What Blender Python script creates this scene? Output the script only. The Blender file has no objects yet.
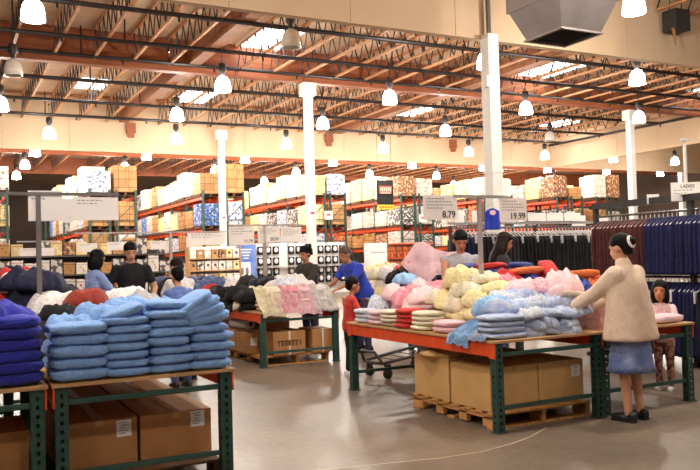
import bpy, bmesh, math, random
from mathutils import Vector, Matrix, noise
random.seed(7)
PI = math.pi
scene = bpy.context.scene
COL = scene.collection

# ------------------------------------------------------------------ helpers
def lin(v):
    v /= 255.0
    return v/12.92 if v <= 0.04045 else ((v+0.055)/1.055)**2.4
def rgb(r, g, b): return (lin(r), lin(g), lin(b), 1.0)

def new_mat(name):
    m = bpy.data.materials.new(name); m.use_nodes = True
    nt = m.node_tree; nt.nodes.clear()
    out = nt.nodes.new('ShaderNodeOutputMaterial')
    b = nt.nodes.new('ShaderNodeBsdfPrincipled')
    nt.links.new(b.outputs[0], out.inputs[0])
    return m, nt, b, out

def mat(name, col, rough=0.6, metal=0.0, var=0.12, scale=6.0, bump=0.0, bscale=40.0, col2=None, lo=0.35, hi=0.65, objvar=0.0, sheen=0.0, stretch=None, detail=3.0):
    """surface colour broken up by noise, optional second colour, bump and a change of tone from object to object"""
    m, nt, b, out = new_mat(name)
    N, L = nt.nodes, nt.links
    tc = N.new('ShaderNodeTexCoord'); mp = N.new('ShaderNodeMapping')
    L.new(tc.outputs['Object'], mp.inputs[0])
    if stretch: mp.inputs['Scale'].default_value = stretch
    nz = N.new('ShaderNodeTexNoise'); nz.inputs['Scale'].default_value = scale; nz.inputs['Detail'].default_value = detail
    L.new(mp.outputs[0], nz.inputs['Vector'])
    ramp = N.new('ShaderNodeValToRGB')
    c2 = col2 if col2 else tuple(min(1, c*(1+var)) for c in col[:3])+(1,)
    c1 = col if col2 else tuple(c*(1-var) for c in col[:3])+(1,)
    ramp.color_ramp.elements[0].position = lo; ramp.color_ramp.elements[0].color = c1
    ramp.color_ramp.elements[1].position = hi; ramp.color_ramp.elements[1].color = c2
    L.new(nz.outputs['Fac'], ramp.inputs[0])
    src = ramp.outputs[0]
    if objvar:
        oi = N.new('ShaderNodeObjectInfo'); mr = N.new('ShaderNodeMapRange')
        mr.inputs['To Min'].default_value = 1-objvar; mr.inputs['To Max'].default_value = 1+objvar
        L.new(oi.outputs['Random'], mr.inputs['Value'])
        hs = N.new('ShaderNodeHueSaturation'); L.new(mr.outputs[0], hs.inputs['Value']); L.new(src, hs.inputs['Color'])
        src = hs.outputs[0]
    L.new(src, b.inputs['Base Color'])
    b.inputs['Roughness'].default_value = rough; b.inputs['Metallic'].default_value = metal
    if sheen: b.inputs['Sheen Weight'].default_value = sheen
    if bump:
        n2 = N.new('ShaderNodeTexNoise'); n2.inputs['Scale'].default_value = bscale; n2.inputs['Detail'].default_value = 4
        L.new(mp.outputs[0], n2.inputs['Vector'])
        bp = N.new('ShaderNodeBump'); bp.inputs['Strength'].default_value = bump; bp.inputs['Distance'].default_value = 0.02
        L.new(n2.outputs['Fac'], bp.inputs['Height']); L.new(bp.outputs[0], b.inputs['Normal'])
    return m

def emat(name, col, strength):
    m, nt, b, out = new_mat(name)
    b.inputs['Base Color'].default_value = col
    b.inputs['Emission Color'].default_value = col; b.inputs['Emission Strength'].default_value = strength
    b.inputs['Roughness'].default_value = 0.3
    return m

def carton_mat(name, col, col2, print_col=None, bw=0.42, bh=0.3, amount=0.56, gloss=0.6, seam=(0.12,0.09,0.06,1), pscale=9):
    """cartons in courses: seams from a brick pattern, patches of print from cells"""
    m, nt, b, out = new_mat(name); N, L = nt.nodes, nt.links
    tc = N.new('ShaderNodeTexCoord'); sp = N.new('ShaderNodeSeparateXYZ'); L.new(tc.outputs['Object'], sp.inputs[0])
    ad = N.new('ShaderNodeMath'); ad.operation = 'ADD'; L.new(sp.outputs[0], ad.inputs[0]); L.new(sp.outputs[1], ad.inputs[1])
    cb = N.new('ShaderNodeCombineXYZ'); L.new(ad.outputs[0], cb.inputs[0]); L.new(sp.outputs[2], cb.inputs[1])
    br = N.new('ShaderNodeTexBrick'); L.new(cb.outputs[0], br.inputs['Vector'])
    br.offset = 0.0; br.inputs['Scale'].default_value = 1.0
    br.inputs['Brick Width'].default_value = bw; br.inputs['Row Height'].default_value = bh
    br.inputs['Mortar Size'].default_value = 0.012; br.inputs['Color1'].default_value = col; br.inputs['Color2'].default_value = col2
    br.inputs['Mortar'].default_value = seam
    src = br.outputs['Color']
    if print_col:
        vo = N.new('ShaderNodeTexNoise'); vo.inputs['Scale'].default_value = pscale; vo.inputs['Detail'].default_value = 1
        L.new(tc.outputs['Object'], vo.inputs['Vector'])
        gt = N.new('ShaderNodeMath'); gt.operation = 'GREATER_THAN'; gt.inputs[1].default_value = amount
        L.new(vo.outputs['Fac'], gt.inputs[0])
        mx = N.new('ShaderNodeMix'); mx.data_type = 'RGBA'; L.new(gt.outputs[0], mx.inputs['Factor'])
        L.new(src, mx.inputs['A']); mx.inputs['B'].default_value = print_col; src = mx.outputs['Result']
    oi = N.new('ShaderNodeObjectInfo'); mr = N.new('ShaderNodeMapRange'); mr.inputs['To Min'].default_value = .8; mr.inputs['To Max'].default_value = 1.1
    L.new(oi.outputs['Random'], mr.inputs['Value'])
    hs = N.new('ShaderNodeHueSaturation'); L.new(mr.outputs[0], hs.inputs['Value']); L.new(src, hs.inputs['Color'])
    L.new(hs.outputs[0], b.inputs['Base Color']); b.inputs['Roughness'].default_value = gloss
    return m

class MB:
    """collects shapes; build() links them as one mesh object"""
    def __init__(s): s.bm = bmesh.new(); s.mi = 0
    def mark(s, faces):
        for f in faces: f.material_index = s.mi
    def box(s, c, size, rot=None, bev=0.0):
        n0 = len(s.bm.faces)
        M = Matrix.Translation(Vector(c)) @ (rot.to_4x4() if rot else Matrix.Identity(4)) @ Matrix.Diagonal((size[0], size[1], size[2], 1))
        r = bmesh.ops.create_cube(s.bm, size=1.0, matrix=M)
        fs = {f for v in r['verts'] for f in v.link_faces}
        for f in fs: f.material_index = s.mi
        if bev:
            es = list({e for v in r['verts'] for e in v.link_edges})
            q = bmesh.ops.bevel(s.bm, geom=es, offset=bev, segments=2, affect='EDGES', profile=0.6)
            for f in q['faces']: f.material_index = s.mi
        return s
    def bar(s, p0, p1, w, h=None):
        p0, p1 = Vector(p0), Vector(p1); d = p1-p0; L = d.length
        q = d.to_track_quat('Y', 'Z').to_matrix()
        return s.box((p0+p1)/2, (w, L, h if h else w), q)
    def tube(s, pts, r, seg=8, closed_ends=True, r1=None):
        pts = [Vector(p) for p in pts]; rings = []
        n = len(pts)
        for i, p in enumerate(pts):
            d = (pts[min(i+1, n-1)]-pts[max(i-1, 0)])
            if d.length < 1e-9: d = Vector((0,0,1))
            q = d.normalized().to_track_quat('Z', 'Y').to_matrix()
            rr = r if r1 is None else r+(r1-r)*i/(n-1)
            if isinstance(rr, (list, tuple)): rr = rr[i]
            rings.append([s.bm.verts.new(p+q@Vector((rr*math.cos(2*PI*k/seg), rr*math.sin(2*PI*k/seg), 0))) for k in range(seg)])
        fs = []
        for a, b in zip(rings, rings[1:]):
            for k in range(seg): fs.append(s.bm.faces.new((a[k], a[(k+1)%seg], b[(k+1)%seg], b[k])))
        if closed_ends:
            fs.append(s.bm.faces.new(rings[0][::-1])); fs.append(s.bm.faces.new(rings[-1]))
        s.mark(fs); return s
    def lathe(s, prof, c=(0,0,0), seg=20, close=True):
        c = Vector(c); rings = []
        for r, z in prof:
            rings.append([s.bm.verts.new(c+Vector((r*math.cos(2*PI*k/seg), r*math.sin(2*PI*k/seg), z))) for k in range(seg)])
        fs = []
        for a, b in zip(rings, rings[1:]):
            for k in range(seg): fs.append(s.bm.faces.new((a[k], a[(k+1)%seg], b[(k+1)%seg], b[k])))
        if close:
            fs.append(s.bm.faces.new(rings[0][::-1])); fs.append(s.bm.faces.new(rings[-1]))
        s.mark(fs); return s
    def loft(s, rings, seg=20, ripple=None):
        """closed loft through (centre, rx, ry) rings lying level"""
        R = []
        for j, (c, rx, ry) in enumerate(rings):
            row = []
            for k in range(seg):
                a = 2*PI*k/seg; q = 1.0+(ripple(a, j) if ripple else 0)
                row.append(s.bm.verts.new(Vector(c)+Vector((rx*q*math.cos(a), ry*q*math.sin(a), 0))))
            R.append(row)
        fs = []
        for a, b in zip(R, R[1:]):
            for k in range(seg): fs.append(s.bm.faces.new((a[k], a[(k+1)%seg], b[(k+1)%seg], b[k])))
        fs.append(s.bm.faces.new(R[0][::-1])); fs.append(s.bm.faces.new(R[-1])); s.mark(fs); return s
    def ell(s, c, r, rot=None, u=16, v=10):
        M = Matrix.Translation(Vector(c)) @ (rot.to_4x4() if rot else Matrix.Identity(4)) @ Matrix.Diagonal((r[0], r[1], r[2], 1))
        q = bmesh.ops.create_uvsphere(s.bm, u_segments=u, v_segments=v, radius=1.0, matrix=M)
        s.mark({f for w in q['verts'] for f in w.link_faces}); return s
    def cap(s, p0, p1, r0, r1, seg=12):
        """tapered limb with round ends"""
        p0, p1 = Vector(p0), Vector(p1); d = (p1-p0); L = d.length; d = d.normalized()
        pts, rs = [], []
        for k in range(4):
            a = PI/2*(k/4); pts.append(p0-d*r0*math.cos(a)); rs.append(max(r0*math.sin(a), .001))
        for k in range(4): pts.append(p0+d*L*k/3); rs.append(r0+(r1-r0)*k/3)
        for k in range(3, -1, -1):
            a = PI/2*(k/4); pts.append(p1+d*r1*math.cos(a)); rs.append(max(r1*math.sin(a), .001))
        q = d.to_track_quat('Z', 'Y').to_matrix(); rings = []
        for p, rr in zip(pts, rs):
            rings.append([s.bm.verts.new(p+q@Vector((rr*math.cos(2*PI*k/seg), rr*math.sin(2*PI*k/seg), 0))) for k in range(seg)])
        fs = []
        for a, b in zip(rings, rings[1:]):
            for k in range(seg): fs.append(s.bm.faces.new((a[k], a[(k+1)%seg], b[(k+1)%seg], b[k])))
        fs.append(s.bm.faces.new(rings[0][::-1])); fs.append(s.bm.faces.new(rings[-1])); s.mark(fs); return s
    def poly(s, pts):
        f = s.bm.faces.new([s.bm.verts.new(Vector(p)) for p in pts]); f.material_index = s.mi; return s
    def mesh(s, name, mats, smooth=False):
        bmesh.ops.recalc_face_normals(s.bm, faces=s.bm.faces[:])
        me = bpy.data.meshes.new(name); s.bm.to_mesh(me); s.bm.free()
        for m in (mats if isinstance(mats, (list, tuple)) else [mats]): me.materials.append(m)
        if smooth:
            for p in me.polygons: p.use_smooth = True
        return me
    def build(s, name, mats, parent=None, loc=(0,0,0), rz=0.0, smooth=False):
        return link(name, s.mesh(name, mats, smooth), parent, loc, rz)

def link(name, me, parent=None, loc=(0,0,0), rz=0.0, rot=None, scale=None):
    o = bpy.data.objects.new(name, me); COL.objects.link(o)
    o.location = loc; o.rotation_euler = rot if rot else (0, 0, rz)
    if scale: o.scale = scale
    if parent: o.parent = parent
    return o
def tag(o, label, cat, group=None, kind=None):
    o['label'] = label; o['category'] = cat
    if group: o['group'] = group
    if kind: o['kind'] = kind
    return o
def thing(name, label, cat, loc=(0,0,0), rz=0.0, group=None):
    o = bpy.data.objects.new(name, None); o.empty_display_size = .1; COL.objects.link(o)
    o.location = loc; o.rotation_euler = (0, 0, rz)
    return tag(o, label, cat, group)
def struct(name, mb, mats, parent=None, loc=(0,0,0), smooth=False):
    o = mb.build(name, mats, parent, loc, smooth=smooth)
    if not parent: o['kind'] = 'structure'
    return o
def dup(root, loc, rz, label, group=None):
    r = root.copy(); COL.objects.link(r); r.location = loc; r.rotation_euler = (0, 0, rz); r['label'] = label
    if group: r['group'] = group
    for ch in list(root.children):
        c = ch.copy(); COL.objects.link(c); c.parent = r
        for g in list(ch.children):
            d = g.copy(); COL.objects.link(d); d.parent = c
    return r
def setmat(o, m, i=0):
    o.material_slots[i].link = 'OBJECT'; o.material_slots[i].material = m
ORD = ['first','second','third','fourth','fifth','sixth','seventh','eighth','ninth','tenth','eleventh','twelfth','thirteenth','fourteenth','fifteenth','sixteenth']
def text_mesh(txt, size, depth=.002, align='CENTER', bold=0.0):
    cu = bpy.data.curves.new('t', 'FONT'); cu.body = txt; cu.size = size; cu.extrude = depth; cu.align_x = align; cu.align_y = 'CENTER'; cu.offset = bold
    cu.resolution_u = 3
    o = bpy.data.objects.new('t', cu); COL.objects.link(o)
    dg = bpy.context.evaluated_depsgraph_get(); me = bpy.data.meshes.new_from_object(o.evaluated_get(dg))
    bpy.data.objects.remove(o); return me
def fused(mb, voxel, smooth_it=6):
    """fuse overlapping closed shapes into one continuous skin"""
    me = mb.mesh('f', [])
    o = bpy.data.objects.new('f', me); COL.objects.link(o)
    md = o.modifiers.new('r', 'REMESH'); md.mode = 'VOXEL'; md.voxel_size = voxel; md.use_smooth_shade = True
    ms = o.modifiers.new('s', 'SMOOTH'); ms.factor = .5; ms.iterations = smooth_it
    dg = bpy.context.evaluated_depsgraph_get(); out = bpy.data.meshes.new_from_object(o.evaluated_get(dg))
    bpy.data.objects.remove(o); bpy.data.meshes.remove(me)
    for p in out.polygons: p.use_smooth = True
    return out

# ------------------------------------------------------------------ materials
M = {}
M['green'] = mat('green_rack_paint', rgb(40,74,66), .5, var=.18, scale=9)
M['orange'] = mat('orange_beam_paint', rgb(228,82,32), .45, var=.1, scale=8)
M['rail'] = mat('grey_green_rail_paint', rgb(50,84,76), .45, .1, var=.15)
M['ply'] = mat('plywood', rgb(196,152,104), .6, var=.18, scale=3, stretch=(1,9,1))
M['pallet'] = mat('pallet_wood', rgb(196,140,78), .75, var=.25, scale=4, stretch=(6,1,3), bump=.2)
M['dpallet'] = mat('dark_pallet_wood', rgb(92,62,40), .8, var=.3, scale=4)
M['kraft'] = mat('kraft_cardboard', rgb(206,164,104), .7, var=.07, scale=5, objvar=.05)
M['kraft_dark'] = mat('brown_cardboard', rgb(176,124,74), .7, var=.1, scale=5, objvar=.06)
M['seam'] = mat('carton_seam', rgb(92,64,38), .8)
M['paper'] = mat('white_paper', rgb(236,232,230), .6, var=.03)
M['ink'] = mat('grey_ink', rgb(120,112,118), .7)
M['black_ink'] = mat('black_ink', rgb(46,42,46), .7)
M['film'] = mat('white_film', rgb(232,230,226), .35, var=.06)
M['col'] = mat('white_column_paint', rgb(240,236,228), .5, var=.03)
M['joist'] = mat('tan_joist_wood', rgb(196,140,94), .65, var=.2, scale=3, stretch=(6,1,6), objvar=.1)
M['web'] = mat('dark_steel_web', rgb(74,64,62), .5, .3)
M['pipe'] = mat('sprinkler_pipe', rgb(52,46,46), .4, .4, var=.2)
M['glulam'] = mat('laminated_beam_wood', rgb(150,82,46), .6, var=.22, scale=2.2, stretch=(.6,1,9), bump=.1)
M['purlin'] = mat('brown_purlin_wood', rgb(158,104,70), .7, var=.2, scale=3)
M['deck'] = mat('roof_deck_board', rgb(222,192,160), .8, var=.14, scale=1.2, detail=6)
M['curtain'] = mat('tan_draft_wall_board', rgb(216,186,152), .75, var=.05, scale=.5)
M['backwall'] = mat('back_wall_paint', rgb(84,66,54), .8, var=.08, scale=.4)
M['grey'] = mat('grey_painted_steel', rgb(118,112,110), .4, .3, var=.08)
M['lightgrey'] = mat('pale_grey_steel', rgb(188,180,176), .35, .3)
M['dgrey'] = mat('dark_grey_steel', rgb(70,66,66), .45, .4)
M['chrome'] = mat('chrome_wire', rgb(150,150,152), .25, .9)
M['rubber'] = mat('black_rubber', rgb(30,28,28), .7)
M['duct'] = mat('grey_duct_sheet', rgb(154,142,138), .4, .35, var=.1, scale=2)
M['ductdark'] = mat('dark_grille', rgb(50,46,44), .6)
M['ballast'] = mat('lamp_ballast', rgb(66,60,60), .5, .3)
M['glow'] = emat('lit_lamp_bell', (1, .97, .93, 1), 26)
M['bell'] = mat('unlit_lamp_bell', rgb(226,218,206), .25, var=.04)
M['sky'] = emat('skylight_panel', (.93, .97, 1, 1), 9)
M['hang'] = mat('white_hanger_plastic', rgb(240,238,236), .35, var=.02)

# floor: polished concrete, cloudy tone and soft gloss
m, nt, b, out = new_mat('polished_concrete'); N, L = nt.nodes, nt.links
tc = N.new('ShaderNodeTexCoord')
n1 = N.new('ShaderNodeTexNoise'); n1.inputs['Scale'].default_value = .55; n1.inputs['Detail'].default_value = 4; n1.inputs['Roughness'].default_value = .5
n2 = N.new('ShaderNodeTexNoise'); n2.inputs['Scale'].default_value = 14; n2.inputs['Detail'].default_value = 5
L.new(tc.outputs['Object'], n1.inputs[0]); L.new(tc.outputs['Object'], n2.inputs[0])
ad = N.new('ShaderNodeMix'); ad.data_type = 'FLOAT'; ad.inputs['Factor'].default_value = .3
L.new(n1.outputs['Fac'], ad.inputs['A']); L.new(n2.outputs['Fac'], ad.inputs['B'])
rp = N.new('ShaderNodeValToRGB'); e = rp.color_ramp.elements
e[0].position = .3; e[0].color = rgb(88,78,70); e[1].position = .7; e[1].color = rgb(150,133,114)
L.new(ad.outputs['Result'], rp.inputs[0]); L.new(rp.outputs[0], b.inputs['Base Color'])
mr = N.new('ShaderNodeMapRange'); mr.inputs['To Min'].default_value = .3; mr.inputs['To Max'].default_value = .46
L.new(n1.outputs['Fac'], mr.inputs['Value']); L.new(mr.outputs[0], b.inputs['Roughness'])
b.inputs['Specular IOR Level'].default_value = .35
bp = N.new('ShaderNodeBump'); bp.inputs['Strength'].default_value = .04; L.new(n2.outputs['Fac'], bp.inputs['Height']); L.new(bp.outputs[0], b.inputs['Normal'])
M['floor'] = m

def fab(name, c, c2=None, scale=14, lo=.45, hi=.55, bump=.5, var=.1, bscale=26, ov=.06):
    M[name] = mat(name, rgb(*c), .85, var=var, scale=scale, bump=bump, bscale=bscale, col2=rgb(*c2) if c2 else None, lo=lo, hi=hi, objvar=ov, sheen=.15 if max(c) > 70 else 0)
fab('blue_fleece', (136,178,236)); fab('royal_fleece', (40,44,168)); fab('pale_blue', (206,216,238), (168,188,228), 5, .4, .6)
fab('sky_blue', (158,200,240)); fab('denim', (84,102,148), (62,78,122), 20); fab('navy', (22,26,58)); fab('black', (15,13,17)); fab('charcoal', (46,43,48))
fab('white_cloth', (238,232,230)); fab('grey_cloth', (186,180,182)); fab('oatmeal', (214,198,178)); fab('red', (206,40,34)); fab('rust', (150,46,26))
fab('pink', (240,176,188), (250,214,218), 12); fab('pale_pink', (248,214,218), (240,180,192), 26, .56, .62); fab('rose', (232,138,156), (242,172,186), 7)
fab('yellow', (248,230,172)); fab('cream', (248,236,206)); fab('gold', (236,186,70)); fab('blue_print', (44,72,176), (36,40,84), 12); fab('orange_print', (234,140,52), (206,70,40), 14)
fab('brown_print', (92,64,50), (150,116,90), 30, .5, .56); fab('maroon', (74,18,14)); fab('navy_velvet', (10,13,66))
fab('white_blue', (232,234,240), (150,176,220), 18, .52, .6)
fab('beige_fleece', (234,206,182), bscale=60, bump=.35, var=.05); fab('skirt_denim', (92,108,158), (150,160,196), 5, .45, .75)
fab('polo_black', (18,17,22)); fab('tank_grey', (176,174,182)); fab('tee_blue', (40,66,190)); fab('top_blue', (140,164,220)); fab('jacket_dark', (58,52,48)); fab('jeans', (52,60,96))
fab('plaid', (196,150,132), (120,70,62), 24, .45, .55); fab('kid_blue', (96,122,190)); fab('kid_mix', (196,52,44))
M['skin'] = mat('skin_light', rgb(206,150,116), .5, var=.06); M['skin2'] = mat('skin_tan', rgb(186,126,92), .5, var=.06)
M['hair'] = mat('black_hair', rgb(14,11,11), .6, var=.4, scale=30); M['hairb'] = mat('dark_brown_hair', rgb(36,22,18), .6, var=.4, scale=30); M['hairg'] = mat('greying_hair', rgb(96,80,72), .6, var=.4, scale=40)
for k in ('hair','hairb','hairg'): M[k].node_tree.nodes['Principled BSDF'].inputs['Specular IOR Level'].default_value = .15
# price-sign paper lets light through
m, nt, b, out = new_mat('sign_paper'); b.inputs['Base Color'].default_value = rgb(244,240,238); b.inputs['Roughness'].default_value = .7
tr = nt.nodes.new('ShaderNodeBsdfTranslucent'); tr.inputs['Color'].default_value = rgb(250,246,242); mx = nt.nodes.new('ShaderNodeMixShader'); mx.inputs[0].default_value = .5
nt.links.new(b.outputs[0], mx.inputs[1]); nt.links.new(tr.outputs[0], mx.inputs[2]); nt.links.new(mx.outputs[0], out.inputs[0]); M['sign'] = m
M['eye'] = mat('dark_eye', rgb(24,16,14), .2); M['lip'] = mat('lips', rgb(160,84,76), .5); M['shoe'] = mat('black_shoe', rgb(20,18,20), .4); M['wshoe'] = mat('white_shoe', rgb(226,222,220), .5)
# ------------------------------------------------------------------ setting
CH = 1.52
struct('floor', MB().box((20, 26, -.05), (60, 80, .1)), M['floor'])
struct('ceiling', MB().box((20, 26, 8.02), (60, 80, .1)), M['deck'])
struct('wall_back', MB().box((20, 66.1, 4), (60, .2, 8)), M['backwall'])
struct('wall_right', MB().box((50.1, 26, 4), (.2, 80, 8)), M['backwall'])
struct('wall_left', MB().box((-10.1, 26, 4), (.2, 80, 8)), M['backwall'])
def curtain(name, x0, x1, y0, y1, z0, z1):
    mb = MB()
    if x1-x0 > y1-y0:
        n = int((x1-x0)/2.44)+1; w = (x1-x0)/n
        for i in range(n): mb.box((x0+w*(i+.5), (y0+y1)/2, (z0+z1)/2), (w-.012, y1-y0, z1-z0))
        mb.box(((x0+x1)/2, (y0+y1)/2+.02, (z0+z1)/2), (x1-x0, y1-y0-.03, z1-z0-.01))
        mb.mi = 1; mb.box(((x0+x1)/2, (y0+y1)/2, z0-.015), (x1-x0, y1-y0+.02, .03))
    else:
        n = int((y1-y0)/2.44)+1; w = (y1-y0)/n
        for i in range(n): mb.box(((x0+x1)/2, y0+w*(i+.5), (z0+z1)/2), (x1-x0, w-.012, z1-z0))
        mb.box(((x0+x1)/2+.02, (y0+y1)/2, (z0+z1)/2), (x1-x0-.03, y1-y0, z1-z0-.01))
        mb.mi = 1; mb.box(((x0+x1)/2, (y0+y1)/2, z0-.015), (x1-x0+.02, y1-y0, .03))
    return struct(name, mb, [M['curtain'], M['curtain']])
curtain('draft_curtain', -10, 28.7, 13.1, 13.25, 6.0, 7.97)
curtain('draft_curtain', -10, 50, 32.0, 32.15, 6.0, 7.97)
curtain('draft_curtain', 28.7, 28.85, 13.25, 32.0, 6.0, 7.97)
# hairline of paint left on the floor
mb = MB(); pts = [(2.0,5.3),(2.3,5.18),(2.55,5.11),(2.97,5.03),(3.28,4.96),(3.63,4.94),(3.98,5.01),(4.26,5.11),(4.6,5.3)]
fs = []
for (x0,y0),(x1,y1) in zip(pts, pts[1:]): mb.box(((x0+x1)/2,(y0+y1)/2,.001), (.012, math.hypot(x1-x0,y1-y0)+.01, .002), Matrix.Rotation(-math.atan2(x1-x0,y1-y0),3,'Z'))
o = struct('trim_1', mb, mat('worn_paint_line', rgb(206,190,164), .5)); 

# ---- columns
def column(x, y, top, w=.24, cap=True, plate=True):
    mb = MB().box((0,0,top/2), (w,w,top), bev=.015)
    if cap: mb.box((0,0,top-.2), (w+.2,w+.14,.4), bev=.01)
    for z in (1.2, 3.2): mb.box((0,0,z), (w+.02,w+.02,.06))
    return struct('column', mb, M['col'], loc=(x,y,0))
column(10.2, 22.3, 7.0); column(24.15, 22.3, 7.0); column(10.45, 31.75, 7.0)
c3 = column(10.12, 13.0, 6.05, .27, False)
MB().tube([(0,0,6.05),(0,0,7.9)], .05).build('conduit', M['grey'], c3, (-.02,-.02,0))
MB().box((-.15,-.05,5.05), (.1,.16,.24), bev=.02).build('junction_box', M['col'], c3)
column(39.3, 32.5, 7.0, .28)

# ---- roof: joists, glued beams, purlins, pipes
def joist_mesh(L, dz=.8, detail=True):
    a = MB().box((0,L/2,.035), (.07,L,.06)).box((0,L/2,dz-.03), (.08,L,.06)).mesh('chords', M['joist'])
    b = MB(); n = max(2, int(L/.62)); s = L/n
    for i in range(n):
        y = i*s
        b.bar((0,y,.06), (0,y+s/2,dz-.05), .026, .026); b.bar((0,y+s/2,dz-.05), (0,y+s,.06), .026, .026)
    return a, b.mesh('web', M['web'])
jm = {}
for y0, y1 in ((4,13.0),(13.35,22.15),(22.5,31.9),(32.3,40.8),(41.1,50)):
    L = y1-y0; jm = joist_mesh(L)
    xs = [1.65+1.035*k for k in range(-3, 27 if y0 < 30 else 34)]
    if y0 == 4: xs = [x for x in xs if x > 8]
    for x in xs:
        if abs(x-6.85) < .3 or (x > 28.3 and y0 < 32 and y0 > 13): continue
        r = link('roof_joist', jm[0], None, (x, y0, 7.13)); r['kind'] = 'structure'
        link('joist_web', jm[1], r)
for y, x1 in ((22.32,30.0),(41,50),(50,50),(4,28)):
    x = -10
    while x < x1:
        w = min(10, x1-x); struct('laminated_beam', MB().box((w/2,0,.475), (w-.02,.3,.95), bev=.01), M['glulam'], loc=(x,y,7.0)); x += 10
for y in (13.9,16.9,19.9,23.4,25.9,28.3,30.9,34.5,37,39.5): struct('roof_purlin', MB().box((20,y,7.91), (58 if y > 32 else 38,.08,.1)), M['purlin'], loc=(0 if y > 32 else -10,0,0))
for x in (6.45, 15.9): 
    struct('roof_girder', MB().box((x,17.75,7.4), (.34,8.8,.5)), M['purlin']); struct('roof_girder', MB().box((x,27.2,7.4), (.34,9.3,.5)), M['purlin'])
for x in (6.75,15.6,22.4):
    struct('beam_bracket', MB().box((0,0,0), (.36,.14,.4)).box((0,0,-.18), (.24,.1,.4)), M['glulam'], loc=(x,31.9,6.95))
for y, z in ((14.7,7.1),(17.35,7.1),(19.95,7.1),(21.85,7.14),(24.6,7.1),(27.9,7.1),(30.7,7.1),(35,7.0),(38.2,7.0)):
    mb = MB().tube([(-10,y,z),(10,y,z),(28.4 if y < 32 else 50,y,z)], .055)
    for k in range(15):
        x = -2+k*2.6+(y*1.7)%1
        if x > 28 and y < 32: break
        mb.tube([(x,y,z),(x,y,7.95)], .02, 6); mb.tube([(x+1.1,y,z-.16),(x+1.1,y,z)], .03, 6)
    o = struct('sprinkler_pipe', mb, M['pipe'])
struct('sprinkler_pipe', MB().tube([(28.55,13.4,7.12),(28.55,31.9,7.12)], .06), M['pipe'])
for x, y, w, l in ((8.5,21.2,1.3,2.4),(18.95,21.2,1.6,2.4),(8.75,29.6,1.3,2.2),(18.5,29.4,1.4,2.2),(4.7,28.6,1.1,1.8),(27.4,29.9,1.3,2.2),(27.6,20.8,1.2,2.2),(13.2,39,1.2,2.2),(3,36,1.2,2)):
    mb = MB()
    for sx in (-1,1): mb.box((sx*w/2,0,0), (.06,l,.1))
    for sy in (-1,1): mb.box((0,sy*l/2,0), (w,.06,.1))
    f = struct('skylight', mb, M['col'], loc=(x,y,7.93))
    MB().box((0,0,0), (w-.06,l-.06,.02)).build('skylight_panel', M['sky'], f)

# ---- pendant lamps on their grid
def lamp_parts(lit):
    bal = MB().lathe([(.03,.62),(.1,.6),(.11,.42),(.06,.36),(.05,.26)], seg=14).tube([(0,0,.6),(0,0,1.05)], .012, 6).mesh('ballast', M['ballast'], True)
    prof = [(.05,.27),(.12,.235),(.18,.14),(.205,.02),(.215,-.13),(.2,-.13),(.19,.02),(.165,.12),(.1,.215),(.04,.24)]
    bell = MB().lathe(prof, seg=20, close=False).mesh('bell', M['glow'] if lit else M['bell'], True)
    hook = MB().box((0,0,1.06), (.06,.06,.05)).mesh('hook', M['ballast'])
    return bal, bell, hook
LP = {True: lamp_parts(True), False: lamp_parts(False)}
rows = [(10.6,1.5,'nearest row'),(15.2,1.5,'row behind the near draft wall'),(19.8,1.5,'row before the long brown beam'),(24.4,1.5,'row past the long brown beam'),
        (29.2,3.35,'row before the far draft wall'),(34.1,3.35,'row just past the far draft wall'),(38.6,3.35,'second row past the far draft wall'),(43.3,3.35,'third row past the far draft wall')]
UNLIT = {(1,1),(2,0),(3,4)}
for j, (y, xo, rn) in enumerate(rows):
    st = 5.1 if xo < 2 else 4.5
    n = 0
    for i in range(9):
        x = xo+st*i
        if x > 0.155*y*0+1.27*y+1.0 or x < .055*y-.6 or x > 40: continue
        if j == 0 and i < 2: continue
        if j == 3 and i == 5: continue
        lit = (j, i) not in UNLIT
        n += 1
        root = thing('pendant_lamp', ('lit bell-shaped' if lit else 'unlit white bell-shaped')+f' pendant lamp, {ORD[n-1]} from the left, {rn}', 'lamp', (x, y, 6.12), 0, 'warehouse pendant lamps')
        a, b, h = LP[lit]
        link('ballast', a, root); link('bell', b, root); link('hook', h, root)
        cz = 7.16-6.12-1.06
        if j <= 7 and lit:
            ld = bpy.data.lights.new('lamp_light', 'POINT'); ld.energy = 430 if j < 4 else (380 if j == 4 else 560); ld.color = (1, .935, .84); ld.shadow_soft_size = .16
            lo = bpy.data.objects.new('lamp_light', ld); COL.objects.link(lo); lo.location = (x, y, 5.93)
for y in (.6, 5.7):                         # the same grid goes on over and behind the camera
    for x in (-3.6, 1.5, 6.6, 11.7):
        root = thing('pendant_lamp', 'lit bell-shaped pendant lamp out of view over the aisle behind the camera', 'lamp', (x, y, 6.12), 0, 'lamps over the aisle behind the camera')
        a, b, h = LP[True]; link('ballast', a, root); link('bell', b, root); link('hook', h, root)
        ld = bpy.data.lights.new('lamp_light', 'POINT'); ld.energy = 480 if y > 3 else 130; ld.color = (1, .935, .84); ld.shadow_soft_size = .16
        lo = bpy.data.objects.new('lamp_light', ld); COL.objects.link(lo); lo.location = (x, y, 5.93)

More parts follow.
